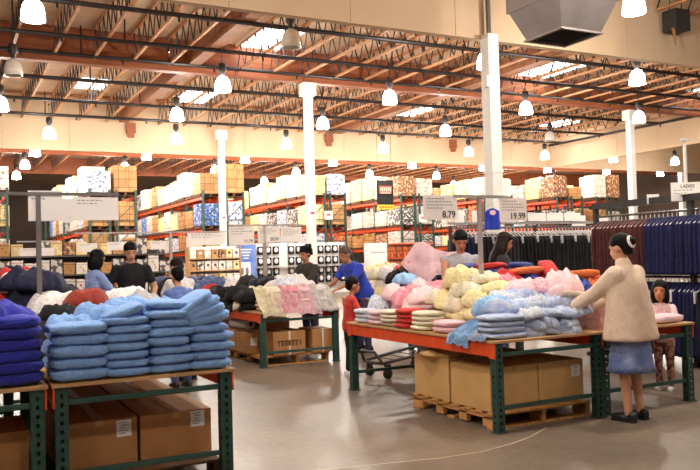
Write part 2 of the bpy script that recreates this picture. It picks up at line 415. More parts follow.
# ---- air diffuser hanging near the right
t = thing('air_diffuser', 'large grey sheet-metal air diffuser box hanging from the roof', 'air vent', (9.27, 9.92, 5.1))
def frustum(mb, b, tt, z0, z1, open_bottom=True):
    B = [mb.bm.verts.new((sx*b, sy*b, z0)) for sx, sy in ((-1,-1),(1,-1),(1,1),(-1,1))]; T = [mb.bm.verts.new((sx*tt, sy*tt, z1)) for sx, sy in ((-1,-1),(1,-1),(1,1),(-1,1))]
    for k in range(4): mb.bm.faces.new((B[k],B[(k+1)%4],T[(k+1)%4],T[k]))
    return mb
frustum(MB(), .42, .62, 0, .5).build('cone', M['duct'], t)
mb = MB()
for k in range(4):
    a = k*PI/2; R = Matrix.Rotation(a,3,'Z'); mb.box(R@Vector((.43,0,0)), (.05,.92,.03), R)
mb.build('flange', M['duct'], t)
mb = MB().box((0,0,.06), (.8,.8,.02))
for k in range(9): mb.box((-.36+k*.09,0,.03), (.012,.8,.05), Matrix.Rotation(.5,3,'Y'))
mb.build('grille', M['ductdark'], t)
mb = MB().box((0,0,1.05), (1.28,1.28,1.1), bev=.01).box((0,0,2.2), (.9,.9,1.3))
for sx in (-1,1):
    for sy in (-1,1): mb.bar((sx*.64,sy*.64,.5),(sx*.64,sy*.64,1.6),.03)
mb.build('plenum', M['duct'], t)
t = thing('unit_heater', 'small dark heater hanging before the near tan draft wall at top right', 'heater', (15.45, 12.75, 6.62))
MB().box((0,0,.25), (.5,.4,.5), bev=.02).build('casing', M['ductdark'], t)
mb = MB()
for k in range(5): mb.box((0,-.2,.08+k*.08), (.44,.02,.05), Matrix.Rotation(.5,3,'X'))
mb.build('louvres', M['dgrey'], t)
MB().tube([(-.2,0,.5),(-.2,0,1.3)], .015, 6).tube([(.2,0,.5),(.2,0,1.3)], .015, 6).build('hanger_rods', M['dgrey'], t)
MB().tube([(-.22,-.1,.05),(-.16,-.1,-.38)], .05, 8, r1=.006).build('cable_end', M['purlin'], t)

# ------------------------------------------------------------------ pallet racks and loads
C = {}
C['white'] = carton_mat('white_wrapped_cartons', rgb(238,232,224), rgb(226,218,206), rgb(196,176,152), amount=.62, seam=rgb(190,176,160))
C['white_blue'] = carton_mat('white_cartons_blue_print', rgb(236,234,234), rgb(222,224,230), rgb(78,110,180), amount=.6, seam=rgb(170,170,180))
C['white_red'] = carton_mat('white_cartons_red_print', rgb(240,232,224), rgb(230,220,208), rgb(200,70,50), amount=.63, seam=rgb(180,160,150))
C['kraft'] = carton_mat('brown_cartons', rgb(206,156,96), rgb(188,136,80), rgb(150,98,56), amount=.66, seam=rgb(112,76,44))
C['yellow'] = carton_mat('pale_yellow_cartons', rgb(246,220,156), rgb(238,208,140), rgb(250,240,214), amount=.6, seam=rgb(190,150,90))
C['blue'] = carton_mat('blue_wrapped_cases', rgb(74,116,204), rgb(96,140,214), rgb(200,214,236), amount=.58, seam=rgb(40,60,120), bh=.2)
C['dark'] = carton_mat('dark_printed_cartons', rgb(112,104,104), rgb(84,78,80), rgb(226,218,210), amount=.52, seam=rgb(40,36,36), pscale=7)
C['red'] = carton_mat('red_and_orange_cartons', rgb(208,120,70), rgb(226,170,90), rgb(190,50,36), amount=.55, seam=rgb(120,60,40), bh=.22, bw=.25)
C['bottles'] = carton_mat('brown_cases_in_courses', rgb(184,130,90), rgb(150,98,70), rgb(222,190,150), amount=.58, seam=rgb(90,56,40), bh=.12, bw=.09)
CN = {'white':'white shrink-wrapped','white_blue':'white blue-printed','white_red':'white red-printed','kraft':'brown cardboard','yellow':'pale yellow','blue':'blue shrink-wrapped','dark':'dark printed','red':'red and orange','bottles':'brown finely stacked'}
def load_mesh(v):
    mb = MB(); r = random.Random(v); W, Lh = .94, 1.14
    if v == 0:
        for i in range(2):
            for j in range(3):
                for k in range(3): mb.box(((i-.5)*W/2+r.uniform(-.01,.01), (j-1)*Lh/3, .14+(k+.5)*.32), (W/2-.006, Lh/3-.006, .318), bev=.006)
    elif v == 1:
        for i in range(2):
            for j in range(2): mb.box(((i-.5)*W/2, (j-.5)*Lh/2+r.uniform(-.015,.015), .14+.48+r.uniform(-.02,.02)), (W/2-.008, Lh/2-.008, .96), bev=.008)
    elif v == 2:
        mb.box((0,0,.14+.45), (W,Lh,.9), bev=.05); mb.box((.02,-.1,1.02), (W*.8,Lh*.7,.14), bev=.04)
        for k in range(4): mb.box((0,0,.25+k*.2), (W+.008,Lh+.008,.015))
    elif v == 3:
        for i in range(2):
            for j in range(4):
                for k in range(4):
                    if k == 3 and r.random() < .3: continue
                    mb.box(((i-.5)*W/2+r.uniform(-.012,.012), (j-1.5)*Lh/4, .14+(k+.5)*.24), (W/2-.008, Lh/4-.008, .236), bev=.005)
    return mb.mesh('cartons', C['white'])
LM = [load_mesh(v) for v in range(4)]
mb = MB()
for k in range(5): mb.box((0,-.47+k*.235,.125), (.98,.13,.02))
for k in (-1,0,1): mb.box((k*.42,0,.07), (.1,1.1,.09)); mb.box((0,k*.48,.012), (.98,.1,.02))
PALM = mb.mesh('pallet', M['dpallet'])
def load(x, y, z, col, v, h, label, sx=1, sy=1, rz=0):
    o = link('pallet_load', LM[v], None, (x, y, z), rz, scale=(sx, sy, h/1.1)); setmat(o, C[col])
    tag(o, label, 'pallet load', 'pallet loads on the tall racks'); link('pallet', PALM, o)
    return o
UH, BAY, NB = 4.55, 2.6, 7
LEV = (1.93, 2.93, 4.33)
mb = MB()
for x in (0, .78): mb.box((x,0,UH/2), (.09,.075,UH))
zz = .3
while zz < UH-.5:
    mb.bar((0,0,zz), (.78,0,zz), .035); mb.bar((0,0,zz), (.78,0,zz+.75), .03); zz += 1.0
for x in (0,.78): mb.box((x,0,.01), (.16,.14,.02))
UPR = mb.mesh('upright_frame', M['green'])
BEAM = MB().box((0,BAY/2,-.07), (.055,BAY-.08,.14), bev=.008).mesh('beam', M['orange'])
RACKS = [(.34,'leftmost tall rack'),(5.28,'rack behind the shopping couple'),(9.99,'rack behind leftmost white column'),(15.05,'rack behind second white column'),
         (19.98,'rack beside black hanging sign'),(25.0,'rack behind thickest white column'),(29.97,'rack above the black clothes'),(32.9,'rightmost tall rack')]
SPEC = {(1,2,0,0):('white_blue',1,1.0),(1,2,0,1):('kraft',0,1.25),(1,1,0,0):('kraft',1,1.1),(1,1,0,1):('kraft',1,1.15),(1,0,0,0):('kraft',0,.85),(1,0,0,1):('white',2,.8),
        (2,2,0,0):('kraft',0,1.02),(2,2,0,1):('kraft',0,1.45),(2,1,0,0):('blue',3,1.1),(2,1,0,1):('white_blue',2,1.2),(2,2,1,0):('white',2,1.15),(2,2,2,0):('white',1,1.3),(2,2,3,0):('white_red',1,1.05),
        (3,2,0,0):('yellow',1,1.05),(3,2,0,1):('white_blue',2,1.15),(3,2,1,0):('white',3,1.2),(3,2,2,0):('yellow',1,1.3),(3,1,0,0):('yellow',2,1.1),(3,1,0,1):('kraft',1,1.1),(3,1,1,0):('dark',2,1.0),
        (4,2,0,0):('bottles',0,1.12),(4,2,0,1):('white_red',1,1.0),(4,2,1,0):('white',2,1.0),(4,2,2,0):('yellow',1,1.35),(4,2,3,0):('yellow',1,1.35),(4,1,0,0):('dark',1,.9),(4,1,1,0):('white',2,.9),(4,1,2,0):('white',3,.95),(4,0,0,0):('white_red',0,.8),
        (5,2,0,0):('white',2,1.2),(5,2,0,1):('white',2,1.15),(5,2,1,0):('yellow',2,1.2),(5,1,0,0):('red',3,1.1),
        (6,2,0,0):('bottles',2,1.42),(6,2,0,1):('kraft',1,.7),(6,2,1,0):('yellow',2,1.42),(6,2,2,0):('white_red',3,1.1),(6,2,3,0):('white',1,1.15),(6,1,0,0):('dark',3,.9),(6,1,0,1):('kraft',0,.9),
        (7,2,0,0):('white',2,1.5),(7,2,0,1):('bottles',1,1.5),(7,2,1,0):('kraft',1,.9),(7,1,0,0):('kraft',0,.9),(7,1,0,1):('white_red',2,.8)}
rr = random.Random(3)
for i, (X, rn) in enumerate(RACKS):
    Y0 = 33.0 if i else 32.6
    t = thing('pallet_rack', f'green and orange pallet rack, {rn}', 'pallet rack', (X, Y0, 0), 0, 'tall pallet racks')
    for r in (0,1):
        for b in range(NB+1 if r == 0 else 3): link('upright_frame', UPR, t, (r*1.06, b*BAY, 0))
        for lv in LEV:
            for b in range(NB if r == 0 else 2):
                for x in (0,.78): link('beam', BEAM, t, (r*1.06+x, b*BAY, lv))
    for lvl, z in enumerate((0,)+LEV):
        ln = ('floor level','lowest shelf','middle shelf','top shelf')[lvl]
        cap = (1.6,.85,1.2,1.25)[lvl]
        for p in range(10 if i < 6 else 5):
            for r in ((0,1) if p == 0 else (0,)):
                y = Y0+.68+p*1.3
                if (i, lvl-1, p, r) in SPEC: col, v, h = SPEC[(i, lvl-1, p, r)]
                else:
                    if rr.random() < .08: continue
                    col = rr.choice(['white']*5+['white_blue']*2+['white_red']*2+['kraft']*4+['yellow']*4+['dark']+['blue']*(1 if p > 2 else 0))
                    if lvl < 2: col = rr.choice(['white','dark','kraft','white_red','yellow','kraft','bottles','white_blue','red'])
                    v = rr.randrange(4); h = cap*rr.uniform(.72,1.08) if lvl == 3 else cap*rr.uniform(.72,.98)
                side = '' if p else (', left of its end' if r == 0 else ', right of its end')
                load(X+.39+r*1.06, y, z, col, v, h, f'{CN[col]} load, {ln}, {ORD[p]+" back" if p else ("front left" if r == 0 else "front right")}, {rn}')
# ------------------------------------------------------------------ display tables
ZT = .777
def holed_post(h):
    """perforated upright: real square holes on the faces people see"""
    mb = MB(); w, d = .08, .07; pitch = .056; n = int(h/pitch); hw, hh = .0095, .012
    def strip(P):
        for k in range(n):
            z0, z1 = k*pitch, (k+1)*pitch if k < n-1 else h; zc = k*pitch+pitch/2
            us = (-1, -hw, hw, 1)
            def V(u, z): return mb.bm.verts.new(P(u, z))
            W = P(0, 0)
            o = [(-.5, z0), (.5, z0), (.5, z1), (-.5, z1)]; i = [(-hw/.08, zc-hh), (hw/.08, zc-hh), (hw/.08, zc+hh), (-hw/.08, zc+hh)]
            ov = [V(*a) for a in o]; iv = [V(*a) for a in i]
            for q in range(4): mb.bm.faces.new((ov[q], ov[(q+1)%4], iv[(q+1)%4], iv[q]))
    strip(lambda u, z: Vector((u*w, -d/2, z)))
    strip(lambda u, z: Vector((-w/2, u*d, z)))
    strip(lambda u, z: Vector((w/2, u*d, z)))
    mb.poly([(-w/2,d/2,0),(w/2,d/2,0),(w/2,d/2,h),(-w/2,d/2,h)])
    mb.mi = 0; mb.box((0,0,.004), (.11,.1,.008))
    bm = mb.bm; me = bpy.data.meshes.new('post'); bm.to_mesh(me); bm.free(); me.materials.append(M['green']); return me
POST = holed_post(.75)
def table(label, x0, x1, y0, y1, name='display_table'):
    t = thing(name, label, 'table', ((x0+x1)/2, (y0+y1)/2, 0), 0, 'rack-frame display tables')
    hx, hy = (x1-x0)/2, (y1-y0)/2
    for sx in (-1,1):
        for sy in (-1,1):
            p = link('post', POST, t, (sx*(hx-.045), sy*(hy-.04), 0))
        MB().box((0,0,0), (.03,2*hy-.17,.115), bev=.006).box((-sx*.014,0,.05), (.03,2*hy-.17,.014)).build('side_beam', M['orange'], t, (sx*(hx-.012),0,.695))
        for sy in (-1,1): MB().box((0,0,0), (.012,.085,.13), bev=.003).build('beam_bracket', M['orange'], t, (sx*(hx+.002),sy*(hy-.04),.69))
    for sy in (-1,1):
        for z in (.655,.205):
            MB().box((0,0,0), (2*hx-.16,.032,.036), bev=.006).build('end_rail', M['rail'], t, (0,sy*(hy-.04),z))
    for k in range(3): MB().box((0,0,0), (2*hx-.1,.04,.03)).build('cross_bar', M['rail'], t, (0,(k-1)*hy*.6,.735))
    MB().box((0,0,0), (2*hx+.03,2*hy+.03,.022), bev=.003).build('plywood_top', M['ply'], t, (0,0,ZT-.011))
    return t
table('orange-beamed table heaped with pale blue and yellow baby clothes', 4.106, 5.325, 5.333, 8.042)
table('green-legged table beside the woman in the beige jacket, pink garment on its corner', 5.385, 6.605, 5.4, 8.05)
table('table with pink and white clothes hanging over its front edge', 3.916, 5.142, 10.35, 13.0)
table('green-legged table carrying stacks of light blue sweatshirts', .6, 1.76, 5.22, 7.85)
table('green-legged table with the royal blue fleece pile', -.66, .55, 5.22, 7.85)
table('table with the navy and white clothes heap behind the tall grey sign pole', .5, 1.72, 8.3, 10.6)
table('far table of denim and dark clothes behind the pink and white clothes', 3.6, 5.1, 13.5, 16.0)
table('table under the black, yellow and red clothes behind the bending man', 6.55, 7.75, 10.4, 13.0)

# ---- pallets and cartons under the tables
def pallet(x, y, w, d, label, m='pallet', rz=0):
    t = thing('wooden_pallet', label, 'pallet', (x, y, 0), rz, 'wooden pallets under the tables')
    mb = MB()
    n = max(4, int(d/.16))
    for k in range(n): mb.box((0,-d/2+.05+k*(d-.1)/(n-1),.128), (w,.1,.02), bev=.003)
    mb.build('deck_boards', M[m], t)
    mb = MB()
    for k in (-1,0,1):
        x0 = k*(w/2-.03)
        mb.box((x0,0,.1), (.045,d,.035)); 
        for q in (-1,-.33,.33,1): mb.box((x0,q*(d/2-.09)*1.0,.055), (.045,.17 if abs(q) == 1 else .12,.085))
    mb.build('stringers', M[m], t)
    for k in (-1,0,1): MB().box((0,k*(d/2-.06),.009), (w,.1,.018)).build('bottom_board', M[m], t)
    return t
def carton(x, y, z, sx, sy, sz, label, m='kraft', lab=None, rz=0, txt=None, strap=False):
    o = MB().box((0,0,sz/2), (sx,sy,sz), bev=.006).build('cardboard_carton', M[m], None, (x,y,z), rz)
    tag(o, label, 'cardboard box', 'cartons under the tables')
    MB().box((0,0,sz+.001), (.06,sy*.98,.002)).box((0,-sy/2-.001,sz-.02), (.05,.002,.04)).build('packing_tape', mat('tape'+str(len(bpy.data.materials)), rgb(196,150,96), .3), o)
    if lab:
        lx, lz = lab
        p = MB().box((0,0,0), (.1,.002,.11)).build('shipping_label', M['paper'], o, (lx, -sy/2-.002, lz))
        mb = MB()
        for k in range(5): mb.box((-.008+(k%2)*.008,-.0015,.04-k*.018), (.06-.012*(k%3),.001,.005))
        mb.build('label_lines', M['ink'], p)
    if txt:
        mb = MB()
        mb.box((0,-sy/2-.002,sz*.6), (.36,.002,.012))
        for k in range(7): mb.box((-.165+k*.055,-sy/2-.002,sz*.6-.035), (.032 if k % 3 else .02,.002,.07))
        mb.build('blurred_print', M['seam'], o)
    if strap: MB().box((0,0,sz/2), (.02,sy+.006,sz+.006)).build('strap', M['film'], o, (sx*.0,0,0))
    return o
pallet(4.72, 6.12, 1.1, 1.32, 'pale wooden pallet under the cartons of the orange-beamed table')
carton(4.45, 5.82, .14, .53, .6, .38, 'brown carton under the orange-beamed table, front left, next to the near corner post', lab=None)
carton(4.99, 5.82, .14, .53, .6, .38, 'brown carton with a white label at its right edge under the orange-beamed table', lab=(.17,.28))
carton(4.45, 6.45, .14, .53, .6, .4, 'pale carton topped with crumpled wrapping paper, behind the front left carton under the orange-beamed table')
carton(4.99, 6.45, .14, .53, .6, .38, 'carton at the back right under the orange-beamed table')
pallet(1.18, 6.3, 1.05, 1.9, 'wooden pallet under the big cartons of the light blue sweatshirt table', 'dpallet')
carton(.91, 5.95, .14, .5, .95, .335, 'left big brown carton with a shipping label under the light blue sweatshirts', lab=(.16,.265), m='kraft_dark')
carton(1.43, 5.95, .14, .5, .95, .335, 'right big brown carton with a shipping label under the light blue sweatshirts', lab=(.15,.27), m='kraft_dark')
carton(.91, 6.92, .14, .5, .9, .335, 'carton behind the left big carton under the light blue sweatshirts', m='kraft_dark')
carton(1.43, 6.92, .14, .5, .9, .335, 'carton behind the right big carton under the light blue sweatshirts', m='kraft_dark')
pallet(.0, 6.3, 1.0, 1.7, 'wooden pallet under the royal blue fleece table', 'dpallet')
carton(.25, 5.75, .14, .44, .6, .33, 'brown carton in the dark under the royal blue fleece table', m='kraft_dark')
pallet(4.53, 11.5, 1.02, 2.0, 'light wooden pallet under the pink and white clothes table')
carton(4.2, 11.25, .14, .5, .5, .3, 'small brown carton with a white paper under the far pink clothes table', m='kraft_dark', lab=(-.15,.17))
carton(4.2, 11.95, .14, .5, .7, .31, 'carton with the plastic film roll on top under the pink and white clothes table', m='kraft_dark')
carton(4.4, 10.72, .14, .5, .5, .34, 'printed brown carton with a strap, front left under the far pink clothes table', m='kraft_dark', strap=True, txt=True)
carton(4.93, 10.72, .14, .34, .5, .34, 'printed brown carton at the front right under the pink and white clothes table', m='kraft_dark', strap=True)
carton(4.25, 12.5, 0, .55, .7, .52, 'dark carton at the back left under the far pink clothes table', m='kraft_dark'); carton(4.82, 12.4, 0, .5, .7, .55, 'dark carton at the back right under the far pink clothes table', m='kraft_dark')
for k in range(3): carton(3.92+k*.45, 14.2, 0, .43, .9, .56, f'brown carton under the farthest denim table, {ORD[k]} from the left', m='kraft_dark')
o = thing('plastic_film_roll', 'roll of white plastic film lying on a carton under a far table', 'film roll', (4.13, 11.75, .53), .25)
mb = MB(); mb.lathe([(.075,-.25),(.078,-.2),(.078,.2),(.075,.25)], seg=20); bmesh.ops.rotate(mb.bm, verts=mb.bm.verts, cent=(0,0,0), matrix=Matrix.Rotation(PI/2,3,'X')); mb.build('film', M['film'], o, smooth=True)
mb = MB(); mb.lathe([(.038,-.262),(.038,.262)], seg=14); bmesh.ops.rotate(mb.bm, verts=mb.bm.verts, cent=(0,0,0), matrix=Matrix.Rotation(PI/2,3,'X')); mb.build('core', M['seam'], o)

# ------------------------------------------------------------------ clothing shapes
def sgn(v, p): return math.copysign(abs(v)**p, v)
def folded_mesh(seed, u=28, v=12):
    """folded top: soft slab with rounded folds and a line between its two layers; 1 x 1 x 1, base at z=0"""
    bm = bmesh.new(); rows = []
    for j in range(v+1):
        ph = -PI/2+PI*j/v; row = []
        for i in range(u):
            th = 2*PI*i/u
            cx, cz = sgn(math.cos(ph), .55), sgn(math.sin(ph), .75)
            x, y = .5*cx*sgn(math.cos(th), .42), .5*cx*sgn(math.sin(th), .42)
            gr = 1-.05*math.exp(-(cz/.22)**2)*(1 if abs(y) > .3 else .5)
            n = noise.noise(Vector((x*3.1+seed*7, y*3.1, cz))); n2 = noise.noise(Vector((x*7+seed*3, y*7, cz*2+5)))
            x *= gr*(1+.05*n); y *= gr*(1+.05*n)
            z = .5+.5*cz*(1-.28*(abs(x)*2)**3)*(1+.16*n)+.09*n2*cx+.1*n*(1-abs(cz))
            row.append(bm.verts.new((x, y, z)))
        rows.append(row)
    for a, b in zip(rows, rows[1:]):
        for i in range(u): bm.faces.new((a[i], a[(i+1)%u], b[(i+1)%u], b[i]))
    bmesh.ops.remove_doubles(bm, verts=bm.verts, dist=1e-5); bmesh.ops.recalc_face_normals(bm, faces=bm.faces)
    me = bpy.data.meshes.new('folded'); bm.to_mesh(me); bm.free(); me.materials.append(M['blue_fleece'])
    for p in me.polygons: p.use_smooth = True
    return me
def crumple_mesh(seed, rings=24, seg=60):
    """garment dropped in a heap: long soft folds running over a lobed outline; about 1 x 1 x 1, base at z=0"""
    bm = bmesh.new(); off = Vector((seed*11.3, seed*5.7, 0)); R = []; rs = random.Random(seed); an = rs.uniform(0, 6.28); k1 = rs.uniform(8, 11)
    def hz(x, y, rho):
        p = Vector((x, y, 0))*2.0+off; w1, w2 = noise.noise(p), noise.noise(p+Vector((9,2,1)))
        q = x*math.cos(an+w1*1.1)+y*math.sin(an+w1*1.1)
        f1 = (.5+.5*math.sin(2*k1*q+5.2*w2))**1.4; f2 = (.5+.5*math.sin(k1*3.1*(y*math.cos(an)-x*math.sin(an))+6.0*w1+seed))**1.3
        mask = .5+.5*noise.noise(p*.8+Vector((4,4,4)))
        return (1-rho**3.6)**.6*(.52+.26*w1+.2*f1*mask+.12*f2*(1-mask)+.04*noise.noise(p*5))
    def out(a): return .46*(1+.24*noise.noise(Vector((math.cos(a)*1.3, math.sin(a)*1.3, seed*3.1)))+.13*noise.noise(Vector((math.cos(a)*3.2, math.sin(a)*3.2, seed))))
    top = bm.verts.new((0, 0, hz(0,0,0)))
    for j in range(1, rings+1):
        rho = j/rings; row = []
        for i in range(seg):
            a = 2*PI*i/seg; k = out(a); x, y = rho**.8*k*math.cos(a), rho**.8*k*math.sin(a); row.append(bm.verts.new((x, y, max(0, hz(x, y, rho)))))
        R.append(row)
    for i in range(seg): bm.faces.new((top, R[0][i], R[0][(i+1)%seg]))
    for a, b in zip(R, R[1:]):
        for i in range(seg): bm.faces.new((a[i], b[i], b[(i+1)%seg], a[(i+1)%seg]))
    bt = [bm.verts.new((v.co.x*.92, v.co.y*.92, -.05)) for v in R[-1]]
    for i in range(seg): bm.faces.new((R[-1][i], bt[i], bt[(i+1)%seg], R[-1][(i+1)%seg]))
    bm.faces.new(bt[::-1]); bmesh.ops.recalc_face_normals(bm, faces=bm.faces)
    me = bpy.data.meshes.new('crumpled'); bm.to_mesh(me); bm.free(); me.materials.append(M['blue_fleece'])
    for p in me.polygons: p.use_smooth = True
    return me
FO = [folded_mesh(s) for s in range(6)]
CR = [crumple_mesh(s) for s in range(12)]
gr_ = random.Random(11)
def garment(kind, x, y, z, w, d, h, rz, m, label, group=None, name=None, tilt=(0,0)):
    me = gr_.choice(FO if kind == 'f' else CR)
    o = link(name or ('folded_garment' if kind == 'f' else 'crumpled_garment'), me, None, (x,y,z), rot=(tilt[0],tilt[1],rz), scale=(w,d,h)); setmat(o, M[m])
    return tag(o, label, 'clothing', group)
def stack(x, y, z, n, t, w, d, m, what, where, group, jit=.012, rz=0, lean=(0,0), rev=False):
    for k in range(n):
        nm = ORD[k]+' up' if k < n-1 else 'topmost'
        if k == 0: nm = 'lowest'
        garment('f', x+gr_.uniform(-jit,jit)+lean[0]*k, y+gr_.uniform(-jit,jit)+lean[1]*k, z+k*t, w*gr_.uniform(.95,1.04), d*gr_.uniform(.96,1.04), t*1.18, rz+gr_.uniform(-.05,.05), m,
                f'{what}, {nm} in {where}', group)
def heap(x0, x1, y0, y1, hf, mats, where, group, cell=.3, lay=.13, kind='c', zb=ZT, sq=1.6, names=None):
    nx, ny = max(1, round((x1-x0)/cell)), max(1, round((y1-y0)/cell))
    for j in range(ny):
        for i in range(nx):
            cx, cy = x0+(i+.5)*(x1-x0)/nx, y0+(j+.5)*(y1-y0)/ny; h = hf(cx, cy)
            n = max(1, int(h/lay+.4)); 
            for k in range(n):
                inner = 0 < i < nx-1 and 0 < j < ny-1
                if (inner and k < n-1) or ((i == nx-1 or j == ny-1) and k < n-1): continue
                ms = mats(cx, cy) if callable(mats) else mats
                m = gr_.choice(ms); jx, jy = gr_.uniform(-.04,.04), gr_.uniform(-.04,.04)
                w = cell*sq*gr_.uniform(.85,1.1)
                px = min(max(cx+jx, x0+w*.42), x1-w*.42) if x1-x0 > w else cx; py = min(max(cy+jy, y0+w*.42), y1-w*.42) if y1-y0 > w else cy
                lname = (names or {}).get(m, m.replace('_', ' '))
                garment(kind, px, py, zb+k*lay, w, w*gr_.uniform(.8,1.1), lay*(gr_.uniform(1.7,2.4) if kind == 'c' else 1.15), gr_.uniform(0,6.28) if kind == 'c' else gr_.uniform(-.3,.3), m,
                        f'crumpled {lname} garment in {where}', f'{lname} clothes in {where}'[:80], tilt=(gr_.uniform(-.22,.22), gr_.uniform(-.22,.22)))
def drape(x, y, w, over, down, m, label, rz=0, seed=0, name='draped_garment', z=ZT, rise=.1, group=None):
    """cloth lying on a top and falling over its edge (edge along local x, falls towards -y)"""
    bm = bmesh.new(); nu, nv = 26, 22; G = []
    for j in range(nv+1):
        s = -over+(over+down)*j/nv; row = []
        for i in range(nu+1):
            u = (i/nu-.5); wv = noise.noise(Vector((u*6+seed*5, s*2.2, seed))); wv2 = noise.noise(Vector((u*14+seed, s*4, 2.0)))
            dn = down*(1+.35*noise.noise(Vector((u*3, seed*2.0, 7))))
            ss = s if s < 0 else s*dn/down
            if ss < 0: yy = -ss; zz = .03+rise*min(1, -ss/(over*.6))+.05*wv+.03*wv2
            else:
                a = min(1, ss/.06); yy = -.035*a-.02*(1 if ss > .06 else 0)*abs(wv); zz = .03-.03*a*a-max(0, ss-.03)+.012*wv; yy -= .035*wv2*a+.02
            row.append(bm.verts.new((u*w*(1+.1*noise.noise(Vector((s*3, seed*4.0, 1)))), yy, zz)))
        G.append(row)
    for a, b in zip(G, G[1:]):
        for i in range(nu): bm.faces.new((a[i], a[i+1], b[i+1], b[i]))
    r = bmesh.ops.solidify(bm, geom=bm.faces[:], thickness=.016)
    bmesh.ops.recalc_face_normals(bm, faces=bm.faces)
    me = bpy.data.meshes.new('drape'); bm.to_mesh(me); bm.free(); me.materials.append(M[m])
    for p in me.polygons: p.use_smooth = True
    o = link(name, me, None, (x,y,z), rz); return tag(o, label, 'clothing', group)

# light blue sweatshirts: four stacks, then a loose layer thrown on top
G1 = 'light blue sweatshirts on the near left table'
cols = [(.775,.33,.074,5,0,'the leftmost front stack'),(1.065,.29,.056,7,0,'the second front stack from left'),(1.345,.29,.06,7,0,'the third front stack from left'),(1.625,.3,.062,5,.0,'the rightmost front stack')]
for k, (x, w, t, n, rz, wh) in enumerate(cols):
    stack(x, 5.4, ZT, n, t, w+.035, .38, 'blue_fleece', 'light blue folded sweatshirt', wh, G1, rz=rz)
    for yb in (5.78,): stack(x, yb, ZT, 3, .11, w+.02, .38, 'blue_fleece', 'light blue folded sweatshirt', wh.replace('front stack', 'hidden back stack'), G1)
# the rightmost stack fans over to the left at its top
for k, (dx, dz, ti) in enumerate(((-.01,.305,-.16),(-.03,.35,-.3),(-.06,.385,-.44),(-.1,.41,-.56))):
    garment('f', 1.625+dx, 5.4, ZT+dz, .34, .38, .085, 0, 'blue_fleece', f'light blue sweatshirt fanned over on the rightmost stack, {ORD[k]} of the fan', G1, tilt=(0, ti))
garment('f', 1.06, 5.42, ZT+.385, .3, .38, .08, 0, 'blue_fleece', 'light blue sweatshirt slumped to the left on top of the second stack', G1, tilt=(0,-.3))
garment('f', 1.36, 5.42, ZT+.42, .32, .36, .07, 0, 'blue_fleece', 'light blue sweatshirt lying flat on top of the third stack', G1, tilt=(0,.05))
for k, (x, y, z, w, d, h, rz, tx, s) in enumerate(((.76,5.44,.36,.36,.42,.13,.3,0,'thrown on top of the leftmost stack'),(.93,5.5,.4,.44,.36,.15,1.2,0,'bunched between the two left stacks'),(1.12,5.55,.44,.42,.3,.14,.5,0,'bunched over the second stack'),(1.36,5.62,.4,.3,.26,.17,2.2,0,'sticking up behind the third stack'),(1.2,5.45,.44,.3,.25,.1,1,0,'loose between the second and third stacks'))):
    o = garment('c', x, y, ZT+z-.045, w, d, h*1.3, rz, 'blue_fleece', f'light blue sweatshirt {s}', G1)
# royal blue fleece on the neighbouring table
G2 = 'royal blue fleece on the left edge table'
for k in range(6):
    stack(.33, 5.42, ZT+.0, 1, .075, .42, .4, 'royal_fleece', '', '', G2) if False else garment('f', .33+gr_.uniform(-.015,.015), 5.44, ZT+k*.07, .46-.01*k, .42, .095, gr_.uniform(-.08,.08), 'royal_fleece', f'royal blue folded fleece, {"at the bottom" if k == 0 else ORD[k]+" from the bottom"} of the pile at the left edge', G2)
garment('f', -.1, 5.44, ZT, .4, .42, .3, 0, 'royal_fleece', 'royal blue fleece bundle left of the royal blue pile', G2)
for k, (x, y, z, w, h) in enumerate(((.24,5.46,.4,.5,.2),(.4,5.5,.38,.34,.16),(.1,5.6,.3,.5,.3))):
    garment('c', x, y, ZT+z, w, w*.9, h, k*1.3, 'royal_fleece', ('royal blue crumpled fleece on top of the royal blue pile','small royal blue fleece slumped at the right of the royal blue pile','royal blue fleece lying behind the royal blue pile')[k], G2)
# behind them
heap(.62, 1.74, 6.15, 7.75, lambda x, y: .3+.1*(y-6.2), lambda x, y: ['black','charcoal'] if (x < .95 and y < 6.7) else (['grey_cloth','white_cloth','grey_cloth'] if x < 1.0 or x > 1.3 else ['rust','red','grey_cloth']), 'the mixed heap behind the light blue sweatshirts', '', .3, .14, names={'grey_cloth':'light grey','white_cloth':'white'})
garment('c', 1.02, 6.75, ZT+.4, .42, .36, .22, .6, 'rust', 'rust red fleece lying on the heap behind the light blue sweatshirts')
garment('c', .78, 6.35, ZT+.34, .4, .32, .16, 2, 'black', 'black fleece lying left of the rust red fleece')
garment('c', 1.42, 7.1, ZT+.42, .5, .4, .17, 1, 'white_cloth', 'white bundle lying right of the rust red fleece')
heap(-.6, .52, 6.1, 7.75, lambda x, y: .42, ['grey_cloth','white_cloth','grey_cloth'], 'the pale heap behind the royal blue fleece', '', .42, .18, names={'grey_cloth':'light grey','white_cloth':'white'})
heap(.52, 1.7, 8.4, 10.5, lambda x, y: .66-.36*(x-.5)/1.2, lambda x, y: ['navy','navy','white_cloth','denim','white_blue','navy','red','charcoal'], 'the navy and white heap by the tall grey pole', '', .4, .16, names={'white_cloth':'white','white_blue':'white and blue'})
